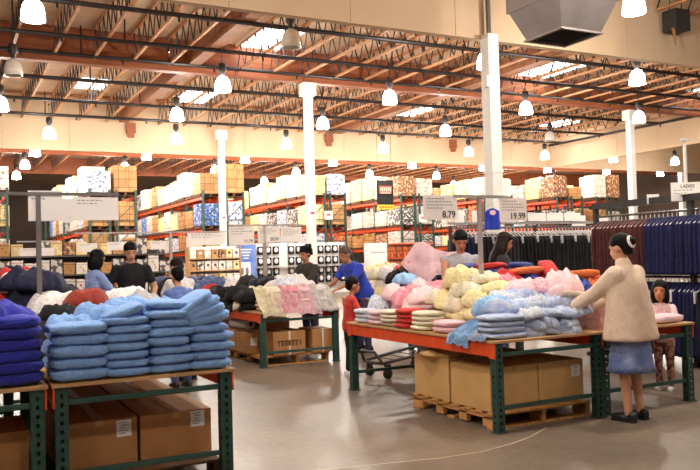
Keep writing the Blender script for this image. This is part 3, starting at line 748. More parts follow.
# orange-beamed table
A = 'on the orange-beamed table'; S_ = ''
stack(4.32, 5.52, ZT, 4, .05, .4, .3, 'pale_blue', 'pale blue folded baby garment', 'the low stack at the near table corner', 'pale blue folded baby clothes at the near corner')
heap(4.5, 5.33, 5.36, 6.05, lambda x, y: .25+.14*(y-5.4)/.6, ['pale_blue','pale_blue','white_blue'], f'the pale blue heap {A}', '', .2, .075, sq=1.5, names={'white_blue':'white and pale blue'})
heap(4.3, 4.75, 5.62, 6.0, lambda x, y: .32, ['sky_blue','pale_blue'], f'the sky blue bunch {A}', '', .24, .1)
drape(4.12, 5.82, .3, .3, .1, 'sky_blue', 'sky blue garment slipping over the orange beam', rz=-PI/2, seed=3)
drape(4.12, 5.55, .24, .2, .05, 'pale_blue', 'pale blue garment hanging over the near corner of the orange beam', rz=-PI/2, seed=5)
stack(4.26, 6.22, ZT, 2, .055, .28, .28, 'pink', 'pink folded baby garment', 'the short pink stack on the orange-beamed table', 'pink folded baby clothes')
stack(4.26, 6.6, ZT, 4, .045, .28, .3, 'cream', 'cream folded baby garment', 'the stack right of the red stack', 'cream folded baby clothes')
stack(4.25, 6.91, ZT, 4, .048, .27, .25, 'red', 'red folded baby garment', 'the red stack on the orange-beamed table', 'red folded baby clothes')
stack(4.26, 7.2, ZT, 4, .042, .28, .3, 'cream', 'cream folded baby garment', 'the stack left of the red stack', 'cream folded baby clothes')
stack(4.26, 7.5, ZT, 3, .05, .28, .28, 'pale_pink', 'pale pink folded baby garment', 'the pale pink stack by the far corner', 'pale pink folded baby clothes')
stack(4.26, 7.82, ZT, 3, .05, .28, .28, 'white_blue', 'white and blue folded baby garment', 'the stack at the far table corner', 'white and blue folded baby clothes')
heap(4.45, 5.2, 6.05, 7.05, lambda x, y: .3+.3*max(0, 1-abs(y-6.35)/.6)*max(.2, 1-abs(x-4.85)/.5), ['yellow','yellow','cream','yellow'], f'the yellow heap {A}', '', .28, .11)
heap(4.42, 5.25, 7.05, 7.95, lambda x, y: .34+.08*(y-7), ['rose','pink','pale_pink'], f'the pink heap at the far end {A}', '', .3, .12)
garment('c', 4.45, 7.85, ZT+.12, .42, .34, .26, .2, 'white_blue', 'white and blue garment on the far corner of the orange-beamed table')
garment('c', 4.8, 7.9, ZT+.42, .4, .34, .18, .9, 'sky_blue', 'light blue garment on top of the pink heap')
garment('f', 4.95, 7.1, ZT+.4, .7, .24, .1, .9, 'rose', 'long rose pink roll between the yellow and pink heaps')
garment('c', 4.72, 6.62, ZT+.42, .5, .46, .3, 1.4, 'yellow', 'pale yellow garment crowning the yellow heap')
garment('c', 4.98, 6.3, ZT+.4, .3, .3, .2, .4, 'rose', 'small rose pink garment right of the yellow heap')
for k, (x, y, z, w, m, s) in enumerate(((4.95,6.02,.34,.36,'pale_pink','pale pink baby garment bunched left of the large pink bundle'),(5.15,5.92,.36,.34,'pink','pink baby garment bunched in the middle behind the pale blue heap'),(5.2,5.8,.3,.34,'pale_pink','pale pink baby garment just left of the beige jacket sleeve'))):
    garment('c', x, y, ZT+z, w, w, .2, k*1.1, m, s)
# pink bundle the woman handles
garment('c', 5.42, 5.95, ZT+.32, .4, .42, .36, .5, 'pale_pink', 'large pale pink bundle in front of the woman in the beige jacket')
garment('f', 5.3, 5.62, ZT+.27, .34, .22, .07, .5, 'oatmeal', 'oatmeal trousers held at the edge of the pale blue heap', tilt=(0,.3))
# table beside it
heap(5.45, 6.5, 6.3, 7.95, lambda x, y: .42+.14*(y-6.4)/1.5, ['blue_print','blue_print','orange_print','blue_print','red','navy'], 'the colourful blue and orange heap', '', .27, .1, sq=1.5, names={'blue_print':'royal blue','orange_print':'orange'})
for k, (x, y, z, m) in enumerate(((5.95,7.2,.55,'blue_print'),(6.1,6.9,.52,'red'),(5.75,7.5,.55,'red'),(6.2,6.5,.45,'orange_print'),(5.8,6.9,.5,'orange_print'),(5.6,7.75,.55,'blue_print'))):
    garment('f', x, y, ZT+z, .42, .18, .08, .4+k*.7, m, ('royal blue folded garment across the middle of the colourful heap','long red garment sticking out at the right top of the colourful heap','red roll on the left top of the colourful heap','orange folded garment low at the right of the colourful heap','orange folded garment in the middle of the colourful heap','royal blue roll at the far left top of the colourful heap')[k], tilt=(0, -.35 if k == 1 else .05))
heap(5.45, 6.1, 5.5, 6.2, lambda x, y: .2, ['pale_pink','pink'], 'the pink heap behind the woman in the beige jacket', '', .32, .12)
garment('f', 6.36, 5.6, ZT, .46, .34, .09, .1, 'pale_pink', 'pale pink garment folded flat on the right corner of the table by the girl')
garment('c', 6.25, 5.72, ZT+.06, .36, .34, .22, .8, 'pink', 'pink garment crumpled on the right corner of the table by the girl')
# far tables
B = 'on the far pink clothes table'
for x, m, s in ((4.12,'cream',1),(4.38,'pink',2),(4.68,'pale_pink',3),(4.95,'white_cloth',4)):
    drape(x, 10.36, .37, .5, .06+.03*(s%2), m, f'{ {1:"cream garment at the left end of the front edge",2:"pink garment hanging over the front edge",3:"pale pink garment hanging over the front edge",4:"white garment at the right end of the front edge"}[s]} {B}', seed=s, rise=.31)
for x, m, n in ((4.15,'cream',3),(4.4,'rose',3),(4.66,'pale_pink',3),(4.92,'white_cloth',3)):
    stack(x, 10.66, ZT, n, .052, .27, .4, m, f'{ {"cream":"cream","rose":"rose pink","pale_pink":"pale pink","white_cloth":"white"}[m]} folded garment', f'the front stack {B}', 'folded clothes at the front of the far table')
for k, (x, m, w) in enumerate(((4.2,'cream','cream garment bunched on the left of the front row'),(4.5,'rose','rose pink garment bunched mid front row'),(4.74,'pale_pink','pale pink garment bunched right of front centre'),(4.95,'white_cloth','white garment bunched at the right of the front row'))):
    garment('c', x, 10.72, ZT+.25, .36, .34, .15, k*1.3, m, f'{w} {B}')
heap(3.95, 4.4, 10.9, 12.9, lambda x, y: .3, ['black','black','charcoal','cream'], 'the dark row at the left of the far pink clothes table', '', .3, .13)
heap(4.4, 5.1, 10.9, 12.9, lambda x, y: .34, lambda x, y: ['white_cloth','white_blue','black'] if y < 11.8 else ['navy','black','charcoal'], 'the middle heap on the far pink clothes table', '', .34, .13, names={'white_cloth':'white','white_blue':'white and blue'})
garment('c', 3.98, 12.75, ZT+.1, .5, .5, .36, 1, 'red', 'bright red garment at the back left of the table with pink clothes over its edge')
heap(3.62, 5.05, 13.6, 15.9, lambda x, y: .4, ['denim','navy','denim','white_cloth','black'], 'the denim heap on the farthest table', '', .5, .18, names={'white_cloth':'white'})
D = 'the heap behind the bending man'
heap(6.6, 7.7, 10.5, 12.9, lambda x, y: .46, lambda x, y: ['cream','white_cloth','yellow'] if y > 11.4 else ['red','yellow','pale_pink','denim','black'], D, '', .44, .17, names={'white_cloth':'white'})
garment('c', 6.6, 10.9, ZT+.3, .5, .8, .3, .5, 'black', 'black garment sliding off the heap behind the bending man')
garment('c', 7.35, 10.65, ZT+.4, .6, .5, .5, .5, 'navy', 'dark navy bundle behind the pink polka-dot blanket')
# pink blanket held up
bm = bmesh.new(); nu, nv = 34, 22; G = []
for j in range(nv+1):
    v = j/nv; row = []
    for i in range(nu+1):
        u = i/nu
        ip = lambda P: next(a[1]+(b[1]-a[1])*(u-a[0])/(b[0]-a[0]) for a, b in zip(P, P[1:]) if u <= b[0])
        topz = ip(((0,.36),(.14,.5),(.26,.65),(.42,.65),(.6,.54),(.85,.49),(1.001,.5)))
        botz = ip(((0,.33),(.2,.16),(.37,0),(.46,.05),(.6,.17),(1.001,.15)))
        z = topz+(botz-topz)*v; y = .1*math.sin(u*9)*(.3+.7*v)-.12*math.sin(u*3.0)+.05*noise.noise(Vector((u*5, v*3, 1)))
        row.append(bm.verts.new((u*.82, y, z)))
    G.append(row)
for a, b in zip(G, G[1:]):
    for i in range(nu): bm.faces.new((a[i], a[i+1], b[i+1], b[i]))
bmesh.ops.solidify(bm, geom=bm.faces[:], thickness=.014); bmesh.ops.recalc_face_normals(bm, faces=bm.faces)
me = bpy.data.meshes.new('blanket'); bm.to_mesh(me); bm.free(); me.materials.append(mat('pink_dotted_blanket', rgb(250,224,228), .85, col2=rgb(236,160,178), scale=24, lo=.62, hi=.66, bump=.3))
for p in me.polygons: p.use_smooth = True
tag(link('pink_blanket', me, None, (6.0, 9.96, 1.06), -.478), 'pale pink polka-dot blanket held up open behind the yellow clothes heap', 'blanket')
# wrapping paper on the carton
o = garment('c', 4.3, 6.42, .545, .42, .5, .12, .3, 'oatmeal', 'crumpled brown wrapping paper on a carton under the orange-beamed table', name='wrapping_paper'); setmat(o, M['kraft']); o['category'] = 'paper'
# ------------------------------------------------------------------ price signs
def sign_pole(label, x, y, z0, ztop, bx0, bx1, r=.018, m='lightgrey', lean=0):
    t = thing('sign_stand', label, 'sign pole', (x,y,z0))
    MB().box((0,0,(ztop-z0)/2), (2*r,2*r,ztop-z0)).build('pole', M[m], t)
    MB().box(((bx0+bx1)/2-x,-.01,ztop-z0+.012), (bx1-bx0,.03,.028)).build('crossbar', M[m], t)
    MB().box((0,0,.006), (.2,.16,.012)).build('foot_plate', M[m], t)
    return t
def card(x0, x1, y, z0, z1, label, price=None, lines=4, head=None, rot=0, bar=False, psize=.09):
    w, h = x1-x0, z1-z0
    o = MB().box((0,0,0), (w,.006,h)).build('price_sign', M['sign'], None, ((x0+x1)/2, y, (z0+z1)/2), rot)
    tag(o, label, 'price sign', 'white price signs')
    r = random.Random(int(x0*100+y*7))
    mb = MB(); n = 0
    for k in range(lines):
        xx = -w/2+w*.1; zz = h/2-h*(.14+.13*k) if not head else h/2-h*(.42+.16*k)
        lim = w*(.34 if k == 0 else .12)
        while xx < w/2-lim-.02:
            s = r.uniform(.014,.04)*w/.4; mb.box((xx+s/2,-.004,zz), (s,.002,h*.03)); xx += s+.012*w/.4; n += 1
            if k == lines-1 and xx > 0: break
    if n: mb.build('printed_lines', M['ink'], o)
    if price:
        me = text_mesh(price, psize, .001, 'RIGHT', .0012); me.materials.append(M['black_ink']); q = link('price_lettering', me, o, (w/2-w*.06,-.0045,-h/2+h*.2), rot=(PI/2,0,0))
    if head:
        me = text_mesh(head, h*.24, .001, 'CENTER', .001); me.materials.append(M['ink']); link('heading_lettering', me, o, (0,-.0045,h*.28), rot=(PI/2,0,0))
    return o
sign_pole('tall grey sign pole and crossbar rising from the left heap of clothes', .765, 7.6, ZT, 2.16, .1, 1.48, .021, 'grey')
card(.68,.97,7.585,1.925,2.2,'white price sign left of the join on the tall grey sign pole',None,2)
card(.97,1.06,7.592,1.91,2.13,'narrow middle price sign on the tall grey sign pole',None,0)
card(1.06,1.47,7.585,1.93,2.145,'white price sign at the right end of the crossbar of the tall grey sign pole',None,2)
sign_pole('pale sign pole standing in the yellow clothes heap, two price signs on it', 4.72, 6.31, ZT+.02, 2.07, 4.4, 5.05)
card(4.05,4.44,6.29,1.855,2.09,'white price sign reading 8.79','8.79',4)
card(4.955,5.3,6.29,1.84,2.07,'white price sign reading 19.99','19.99',4)
sign_pole('pale sign pole with three white price signs over the far clothes tables', 5.42, 14.0, 0, 2.16, 4.72, 6.2, .03)
card(4.7,5.2,13.96,1.8,2.15,'leftmost of the three white price signs above the far tables','11.79',3,psize=.08)
card(5.27,5.72,13.96,1.84,2.14,'middle of the three white price signs above the far tables','20.99',3,psize=.08)
card(5.74,6.17,13.96,1.84,2.13,'rightmost of the three white price signs above the far tables',None,4)
sign_pole('sign pole behind the shopping couple with a row of small white signs', 4.4, 17.0, 0, 2.16, 2.4, 5.7, .03)
card(4.76,5.64,16.96,1.88,2.15,'wide white sign left of the leftmost white column',None,3)
card(3.95,4.35,16.96,1.8,1.98,'small white sign just right of the man in the black polo shirt',None,2)
card(3.05,3.5,16.96,1.8,1.98,'small white sign between the heads of the shopping couple',None,2)
card(2.45,2.85,16.96,1.78,1.96,'small white sign left of the woman in the light blue top',None,2)
card(1.35,2.0,16.96,1.72,1.88,'low white sign behind the tall grey sign pole',None,2)
sign_pole('sign pole left of the tall grey sign pole, far back', 1.7, 16.97, 0, 2.0, 1.3, 2.05, .03)

# black hanging sign beside a rack
t = thing('hanging_sign', 'black hanging sign with red lettering and a yellow strip', 'sign', (17.35, 30.0, 3.58))
MB().box((0,0,.74), (.82,.04,1.1)).build('board', M['black'], t)
MB().box((0,-.02,.1), (.82,.03,.2)).build('yellow_strip', mat('yellow_strip', rgb(246,190,50), .6), t)
mb = MB(); mb.box((0,-.03,.86), (.62,.02,.34)); mb.build('red_panel', mat('red_panel', rgb(214,60,48), .6, var=.15), t)
mb = MB()
for k in range(6): mb.box((-.24+k*.096,-.045,.88), (.06,.012,.2 if k % 2 else .16))
mb.box((0,-.045,.72), (.5,.012,.05)); mb.build('pale_lettering', mat('pale_red', rgb(240,170,150), .6), t)
MB().tube([(-.35,0,1.29),(-.35,0,3.55)], .012, 6).tube([(.35,0,1.29),(.35,0,3.55)], .012, 6).build('hanging_wires', M['dgrey'], t)
mb = MB()
for k in range(5): mb.box((-.28+k*.14,-.038,.1), (.1,.008,.06))
mb.build('red_lettering', mat('red_letters', rgb(206,60,30), .6), t)
# small location cards fixed to columns and rack ends
RK = {o['label']: o for o in COL.objects if o.name.startswith('pallet_rack') and 'label' in o}
CLS = [o for o in COL.objects if o.name.startswith('column')]
for par, x, y, z, w, h in ((CLS[0],0,-.13,2.9,.26,.3),(CLS[2],0,-.13,3.3,.26,.3),([v for k, v in RK.items() if 'second white' in k][0],.92,-.06,3.5,.42,.4),([v for k, v in RK.items() if 'hanging sign' in k][0],1.2,-.06,3.35,.46,.4),([v for k, v in RK.items() if 'black clothes' in k][0],.9,-.06,3.5,.6,.4)):
    o = MB().box((0,0,0), (w,.01,h)).build('location_card', M['paper'], par, (x,y,z))
    MB().box((0,-.008,.02), (w*.5,.004,h*.25)).build('red_mark', mat('red_mark', rgb(206,70,60), .6), o)

# ------------------------------------------------------------------ goods displays at the rack ends
t = thing('blister_pack_gondola', 'white display wall with rows of black hanging packs behind the second white column', 'store shelf', (13.6, 31.0, 0))
MB().box((0,.25,1.1), (4.6,.05,2.2)).box((0,0,.08), (4.6,.55,.16)).build('back_panel', M['paper'], t)
mb = MB()
for k in range(6): mb.box((-2.28+k*.912,.2,1.1), (.05,.06,2.2))
mb.build('uprights', M['lightgrey'], t)
MB().box((0,-.02,1.17), (4.6,.4,.03)).box((0,-.02,.42), (4.6,.5,.03)).build('shelves', M['lightgrey'], t)
pk = MB().box((0,0,.17), (.27,.05,.34), bev=.01).mesh('pack', M['black']); bl = MB().ell((0,0,0), (.085,.05,.11)).mesh('blister', M['paper'], True)
for r, z in enumerate((1.72,1.25,.82,.46)):
    for k in range(13):
        if k in (4,): continue
        o = link('hanging_pack', pk, None, (13.6-2.1+k*.35, 31.12, z)); tag(o, f'hanging pack, {("top","second","third","bottom")[r]} row of the white display wall, {ORD[k]} from the left', 'packaged goods', 'hanging packs on the white display wall')
        b = link('blister', bl, o, (0,-.03,.19)); b['label'] = 'white blister'
t = thing('display_board', 'blue and white poster board left of the rows of hanging packs', 'poster', (11.1, 30.7, .7))
MB().box((0,0,.75), (.78,.05,1.4)).build('board', mat('blue_poster', rgb(70,108,196), .5, col2=rgb(120,150,214), scale=2), t)
MB().box((-.12,-.03,.42), (.5,.02,.62)).build('white_panel', M['paper'], t)
mb = MB().ell((-.24,-.05,.36), (.07,.02,.16)).ell((-.02,-.05,.36), (.07,.02,.16)); mb.build('pictured_goods', M['ink'], t, smooth=True)
mb = MB()
for k in range(4): mb.box((-.05,-.032,1.25-k*.12), (.5-.1*k,.008,.05))
mb.build('pale_lettering', M['paper'], t)
MB().box((0,.05,-.34), (.06,.05,.75)).box((0,.05,-.69), (.6,.4,.03)).build('stand', M['grey'], t)
t = thing('product_shelf', 'shelf of small brown and white boxes behind the shopping couple', 'store shelf', (9.7, 30.8, 0))
MB().box((0,.3,1.05), (2.1,.04,2.1)).build('back_panel', M['paper'], t)
for z in (.1,.62,1.14,1.62): MB().box((0,.02,z), (2.1,.56,.04)).build('shelf', M['ply'], t)
for x in (-1.06,1.06): MB().box((x,.02,1.05), (.03,.58,2.1)).build('side_panel', M['ply'], t)
sb = MB().box((0,0,.18), (.25,.3,.36), bev=.008).box((0,-.152,.2), (.15,.006,.18)).mesh('box', C['kraft'])
rb = random.Random(5)
for r, z in enumerate((.12,.64,1.16,1.64)):
    for k in range(7):
        c = rb.choice(['kraft','white','yellow','bottles','dark','kraft','white_red'])
        o = link('product_box', sb, None, (9.7-.9+k*.3, 30.72, z)); setmat(o, C[c]); tag(o, f'small box on the {("bottom","second","third","top")[r]} board of the brown product shelf, {ORD[k]} from left', 'packaged goods', 'boxed goods on the brown product shelf')
        MB().box((0,-.157,.2), (.1,.004,.1)).build('picture_patch', M['dgrey'] if rb.random() < .5 else M['paper'], o)
t = thing('product_shelf', 'low store shelf of orange and yellow packages below the black hanging sign', 'store shelf', (19.0, 30.6, 0))
MB().box((0,.3,1.05), (2.4,.04,2.1)).build('back_panel', M['paper'], t)
for z in (.1,.75,1.4,2.05): MB().box((0,.02,z), (2.4,.56,.05)).build('shelf', M['orange'], t)
for r, z in enumerate((.13,.78,1.43)):
    for k in range(7):
        o = link('product_box', sb, None, (19.0-1.02+k*.34, 30.7, z), scale=(1.15,1,1.4)); setmat(o, C['red']); tag(o, f'orange package on the {("bottom","middle","top")[r]} board of the orange product shelf, {ORD[k]} from left', 'packaged goods', 'packages on the orange product shelf')
o = MB().box((0,0,1.05), (.9,.5,2.1), bev=.02).build('white_cabinet', M['paper'], None, (17.0, 30.4, 0)); tag(o, 'tall white boxed cabinet display beside the orange product shelf', 'display')
mb = MB()
for k in range(3): mb.box((0,-.255,.5+k*.6), (.7,.01,.02))
mb.build('panel_lines', M['ink'], o)
# long low shelf run with mixed goods behind the shopping couple
t = thing('product_shelf', 'long low shelf of mixed goods behind the woman in the light blue top', 'store shelf', (3.4, 22.0, 0))
MB().box((0,.3,.95), (4.4,.04,1.9)).build('back_panel', M['dgrey'], t)
for z in (.1,.7,1.25,1.75): MB().box((0,0,z), (4.4,.56,.025)).build('shelf', M['grey'], t)
for r, z in enumerate((.12,.72,1.27,1.77)):
    for k in range(14):
        if r == 3 and k % 5 == 2: continue
        c = rb.choice(['white','yellow','white_red','kraft','dark','dark','bottles'])
        o = link('product_box', sb, None, (3.4-2.05+k*.315, 21.85, z), scale=(1.12,1,rb.uniform(.8,1.25))); setmat(o, C[c]); tag(o, f'boxed product, {("bottom","second","third","top")[r]} board of the long low shelf, {ORD[k]} from left', 'packaged goods', 'boxed goods on the long low shelf')

# ------------------------------------------------------------------ clothes rails at the right
def hang_mesh(seed, L, W=.44, top=.1):
    bm = bmesh.new(); nu, nv = 14, 16; S = {}
    for side in (0,1):
        for j in range(nv+1):
            v = j/nv
            for i in range(nu+1):
                u = i/nu-.5; hw = W*(.5+.06*v+.03*noise.noise(Vector((v*4, seed, 0))))
                z = -top-L*v-(.12*abs(2*u)**1.4)*(1-v)
                th = .028*(1-abs(2*u)**4)+.004; y = (th if side else -th)+.016*math.sin(u*17+seed)*v+.02*noise.noise(Vector((u*4, v*2, seed*3)))
                S[side,j,i] = bm.verts.new((u*2*hw, y, z))
    for j in range(nv):
        for i in range(nu):
            bm.faces.new((S[0,j,i],S[0,j,i+1],S[0,j+1,i+1],S[0,j+1,i])); bm.faces.new((S[1,j,i+1],S[1,j,i],S[1,j+1,i],S[1,j+1,i+1]))
        for i in (0,nu): bm.faces.new((S[0,j,i],S[0,j+1,i],S[1,j+1,i],S[1,j,i]))
    for j in (0,nv):
        for i in range(nu): bm.faces.new((S[0,j,i],S[1,j,i],S[1,j,i+1],S[0,j,i+1]))
    bmesh.ops.recalc_face_normals(bm, faces=bm.faces)
    me = bpy.data.meshes.new('hung'); bm.to_mesh(me); bm.free(); me.materials.append(M['navy'])
    for p in me.polygons: p.use_smooth = True
    return me
HG = MB().tube([(0,0,.0),(0,0,-.05),(-.1,0,-.09),(-.21,0,-.15)], .009, 6).tube([(0,0,-.05),(.1,0,-.09),(.21,0,-.15)], .009, 6).tube([(-.2,0,-.15),(.2,0,-.15)], .006, 6).tube([(0,0,0),(.0,0,.03),(.02,0,.05),(.04,0,.03)], .004, 6).mesh('hanger', M['hang'])
TG = MB().box((0,0,-.09), (.06,.012,.15)).mesh('tag', M['paper'])
def hung(x, y, z, rz, m, me, label, group, tags=True, tx=-.2, name='hanging_garment'):
    o = link(name, me, None, (x,y,z), rz+gr_.uniform(-.08,.08)); setmat(o, M[m]); tag(o, label, 'clothing', group)
    h = link('hanger', HG, o); 
    if tags: link('tag', TG, o, (tx,-.035 if gr_.random() < .5 else .035,-.1-gr_.uniform(0,.05)))
    return o
LOW = [hang_mesh(s+9, .94, .44, .035) for s in range(3)]; LONG = [hang_mesh(s, 1.1) for s in range(3)]; MID = [hang_mesh(s+5, .76, .44, .035) for s in range(3)]
t = thing('clothes_rail', 'dark two-tier clothes rail of maroon and navy clothes along the right side', 'clothes rack', (8.5, 7.0, 0))
for y in (-1.7,-.1,1.55):
    MB().box((0,y,1.08), (.06,.06,2.16)).box((0,y,.03), (.5,.06,.06)).build('upright', M['dgrey'], t)
MB().box((0,-.075,2.16), (.1,3.3,.09)).build('top_beam', M['dgrey'], t)
for z in (2.0,1.14): MB().tube([(0,-1.7,z),(0,1.55,z)], .017, 8).build('hanging_bar', M['chrome'], t)
for k in range(42):
    y = 8.42-k*.072
    m = 'maroon' if y > 7.55 else 'navy_velvet'
    hung(8.5, y, 1.97, 0, m, gr_.choice(MID), f'{"dark maroon" if m == "maroon" else "dark blue velvet"} garment on the upper bar of the two-tier clothes rail', f'{m} garments on the upper bar', False)
for k in range(42):
    y = 8.42-k*.072
    m = 'navy_velvet' if y > 6.75 else 'black'
    hung(8.5, y, 1.11, 0, m, gr_.choice(LOW), f'{"dark blue" if m != "black" else "black"} garment on the lower bar of the two-tier clothes rail', f'{m} garments on the lower bar', k % 6 < 2)
card(8.3, 8.72, 6.95, 2.12, 2.36, 'white sign with a heading above the dark blue velvet clothes, far right', None, 2, head='LADIES', rot=-.55)
card(8.42, 8.58, 7.5, 2.12, 2.25, 'small blank white card on top of the two-tier clothes rail', None, 0, rot=-.55)
sign_pole('short sign stem holding the headed sign on the two-tier clothes rail', 8.52, 6.98, 2.2, 2.9, 8.46, 8.58, .015, 'col')
t = thing('clothes_rail', 'clothes rail of black clothes with white hang tags behind the sleeveless man', 'clothes rack', (10.3, 12.0, 0))
for x in (-2.0,0,2.0): MB().box((x,0,1.02), (.05,.05,2.04)).box((x,0,.03), (.05,.5,.06)).build('upright', M['dgrey'], t)
MB().tube([(-2.0,0,2.0),(2.0,0,2.0)], .018, 8).build('hanging_bar', M['chrome'], t)
MB().box((0,.02,2.09), (4.1,.06,.05)).build('top_beam', M['lightgrey'], t)
for k in range(44):
    x = 8.4+k*.087; m = 'black'
    if x > 11.55: m = 'brown_print' if x < 11.85 else 'navy'
    elif x < 8.9: m = 'navy' 
    if 9.5 < x < 9.75: m = 'charcoal'
    hung(x, 12.0, 1.98, PI/2, m, gr_.choice(LONG), {'black':'black garment with a white tag on the rail behind the sleeveless man','brown_print':'brown patterned garment at the right of the black clothes','navy':('navy garment at the far left end of the rail of black clothes' if x < 9 else 'navy garment right of the brown patterned clothes'),'charcoal':'charcoal garment among the black clothes on the rail'}[m], {'black':'black garments on the rail','brown_print':'brown patterned garments','navy':'navy garments left end' if x < 9 else 'navy garments right end','charcoal':'charcoal garments on the rail'}[m], k % 4 == 0, -.2)
for k, (a, b) in enumerate(((10.1,10.55),(10.58,11.0),(11.03,11.45))): card(a, b, 11.95, 2.12, 2.28, f'{("left","middle","right")[k]} one of three plain white cards over the black clothes', None, 1)
for k, x in enumerate((8.35,8.75,9.3,9.55)): card(x, x+.22, 11.93, 2.1, 2.32, f'small blank white card above the left part of the black clothes, {ORD[k]} from the left', None, 0)
t = thing('clothes_rail', 'short clothes rail of dark clothes between the black clothes and the maroon clothes', 'clothes rack', (12.9, 13.2, 0))
for x in (-1,1): MB().box((x,0,.98), (.05,.05,1.96)).box((x,0,.03), (.05,.5,.06)).build('upright', M['dgrey'], t)
MB().tube([(-1,0,1.94),(1,0,1.94)], .018, 8).build('hanging_bar', M['chrome'], t)
for k in range(22):
    m = 'maroon' if k > 14 else ('navy' if k % 3 else 'black')
    hung(11.95+k*.088, 13.2, 1.92, PI/2, m, gr_.choice(LONG), {'maroon':'dark red garment on the rail left of the maroon clothes','navy':'navy garment on the short rail right of the black clothes','black':'black garment on the short rail right of the black clothes'}[m], m+' garments on the short rail', True, -.2)
card(12.35, 12.75, 13.15, 2.05, 2.3, 'white card over the short clothes rail, left', None, 0); card(13.1, 13.45, 13.15, 2.05, 2.25, 'white card over the short clothes rail, right', None, 0)
# bright blue garment hung up between pole and sign
o = link('hanging_garment', MID[0], None, (8.93, 11.55, 2.36), -.5, scale=(.62,1,.52)); setmat(o, M['tee_blue'])
tag(o, 'bright blue garment hung up between the pale sign pole and the 19.99 sign', 'clothing'); link('hanger', HG, o)
mb = MB().lathe([(.09,-.006),(.09,.006)], seg=20); bmesh.ops.rotate(mb.bm, verts=mb.bm.verts, cent=(0,0,0), matrix=Matrix.Rotation(PI/2,3,'X')); mb.build('round_print', M['pale_pink'], o, (0,-.06,-.2))
MB().tube([(0,0,.04),(0,0,.12)], .01, 6).box((0,.24,.12), (.03,.5,.03)).build('hook_arm', M['lightgrey'], o)

# ------------------------------------------------------------------ shopping carts
def cart(label, x, y, rz, handle):
    t = thing('shopping_cart', label, 'shopping cart', (x,y,0), rz)      # nose towards local -x
    mb = MB().tube([(-.5,-.2,.2),(-.56,0,.2),(-.5,.2,.2)], .02).tube([(-.5,-.2,.2),(.42,-.27,.3)], .02).tube([(-.5,.2,.2),(.42,.27,.3)], .02)
    mb.tube([(.42,-.27,.3),(.46,-.27,.98)], .018).tube([(.42,.27,.3),(.46,.27,.98)], .018).tube([(.42,-.27,.3),(.42,.27,.3)], .018)
    for k in range(5): mb.tube([(-.3+k*.16,-.21-.012*k,.225+.018*k),(-.3+k*.16,.21+.012*k,.225+.018*k)], .006, 6)
    mb.tube([(-.5,-.2,.2),(-.58,-.14,.34),(-.58,.14,.34),(-.5,.2,.2)], .018)
    mb.build('frame', M['dgrey'], t)
    mb = MB(); T = [(-.52,-.2,.98),(.46,-.28,1.0),(.46,.28,1.0),(-.52,.2,.98)]; Bt = [(-.42,-.16,.52),(.4,-.22,.5),(.4,.22,.5),(-.42,.16,.52)]
    T = [Vector(p) for p in T]; Bt = [Vector(p) for p in Bt]
    for k in range(4):
        mb.tube([T[k],T[(k+1)%4]], .01, 6); mb.tube([Bt[k],Bt[(k+1)%4]], .008, 6)
        n = 14 if k % 2 == 0 else 8
        for q in range(n+1): mb.tube([T[k].lerp(T[(k+1)%4], q/n), Bt[k].lerp(Bt[(k+1)%4], q/n)], .0035, 5)
        for q in (1,2,3): mb.tube([T[k].lerp(Bt[k], q/4), T[(k+1)%4].lerp(Bt[(k+1)%4], q/4)], .004, 5)
    for q in range(9): mb.tube([Bt[0].lerp(Bt[1], q/8), Bt[3].lerp(Bt[2], q/8)], .004, 5)
    mb.build('basket', M['chrome'], t)
    mb = MB().tube([(.46,-.28,1.0),(.56,-.28,1.06),(.56,.28,1.06),(.46,.28,1.0)], .022); mb.build('handle', M[handle], t)
    for sx, sy in ((-.42,-.19),(-.42,.19),(.36,-.25),(.36,.25)):
        mb = MB(); mb.lathe([(.03,-.02),(.062,-.016),(.062,.016),(.03,.02)], seg=16); bmesh.ops.rotate(mb.bm, verts=mb.bm.verts, cent=(0,0,0), matrix=Matrix.Rotation(PI/2,3,'X'))
        w = mb.build('wheel', M['rubber'], t, (sx,sy,.064), smooth=True)
        MB().box((0,-.03,.05), (.05,.008,.12)).box((0,.03,.05), (.05,.008,.12)).box((0,0,.11), (.06,.07,.014)).build('caster_fork', M['dgrey'], w)
    return t
cart('dark grey shopping cart glimpsed under and behind the orange-beamed table', 5.25, 8.7, .12, 'dgrey')
cart('shopping cart with a red handle in front of the man in the black polo shirt', 2.3, 10.35, PI, 'red')
M['redbar'] = M['red']
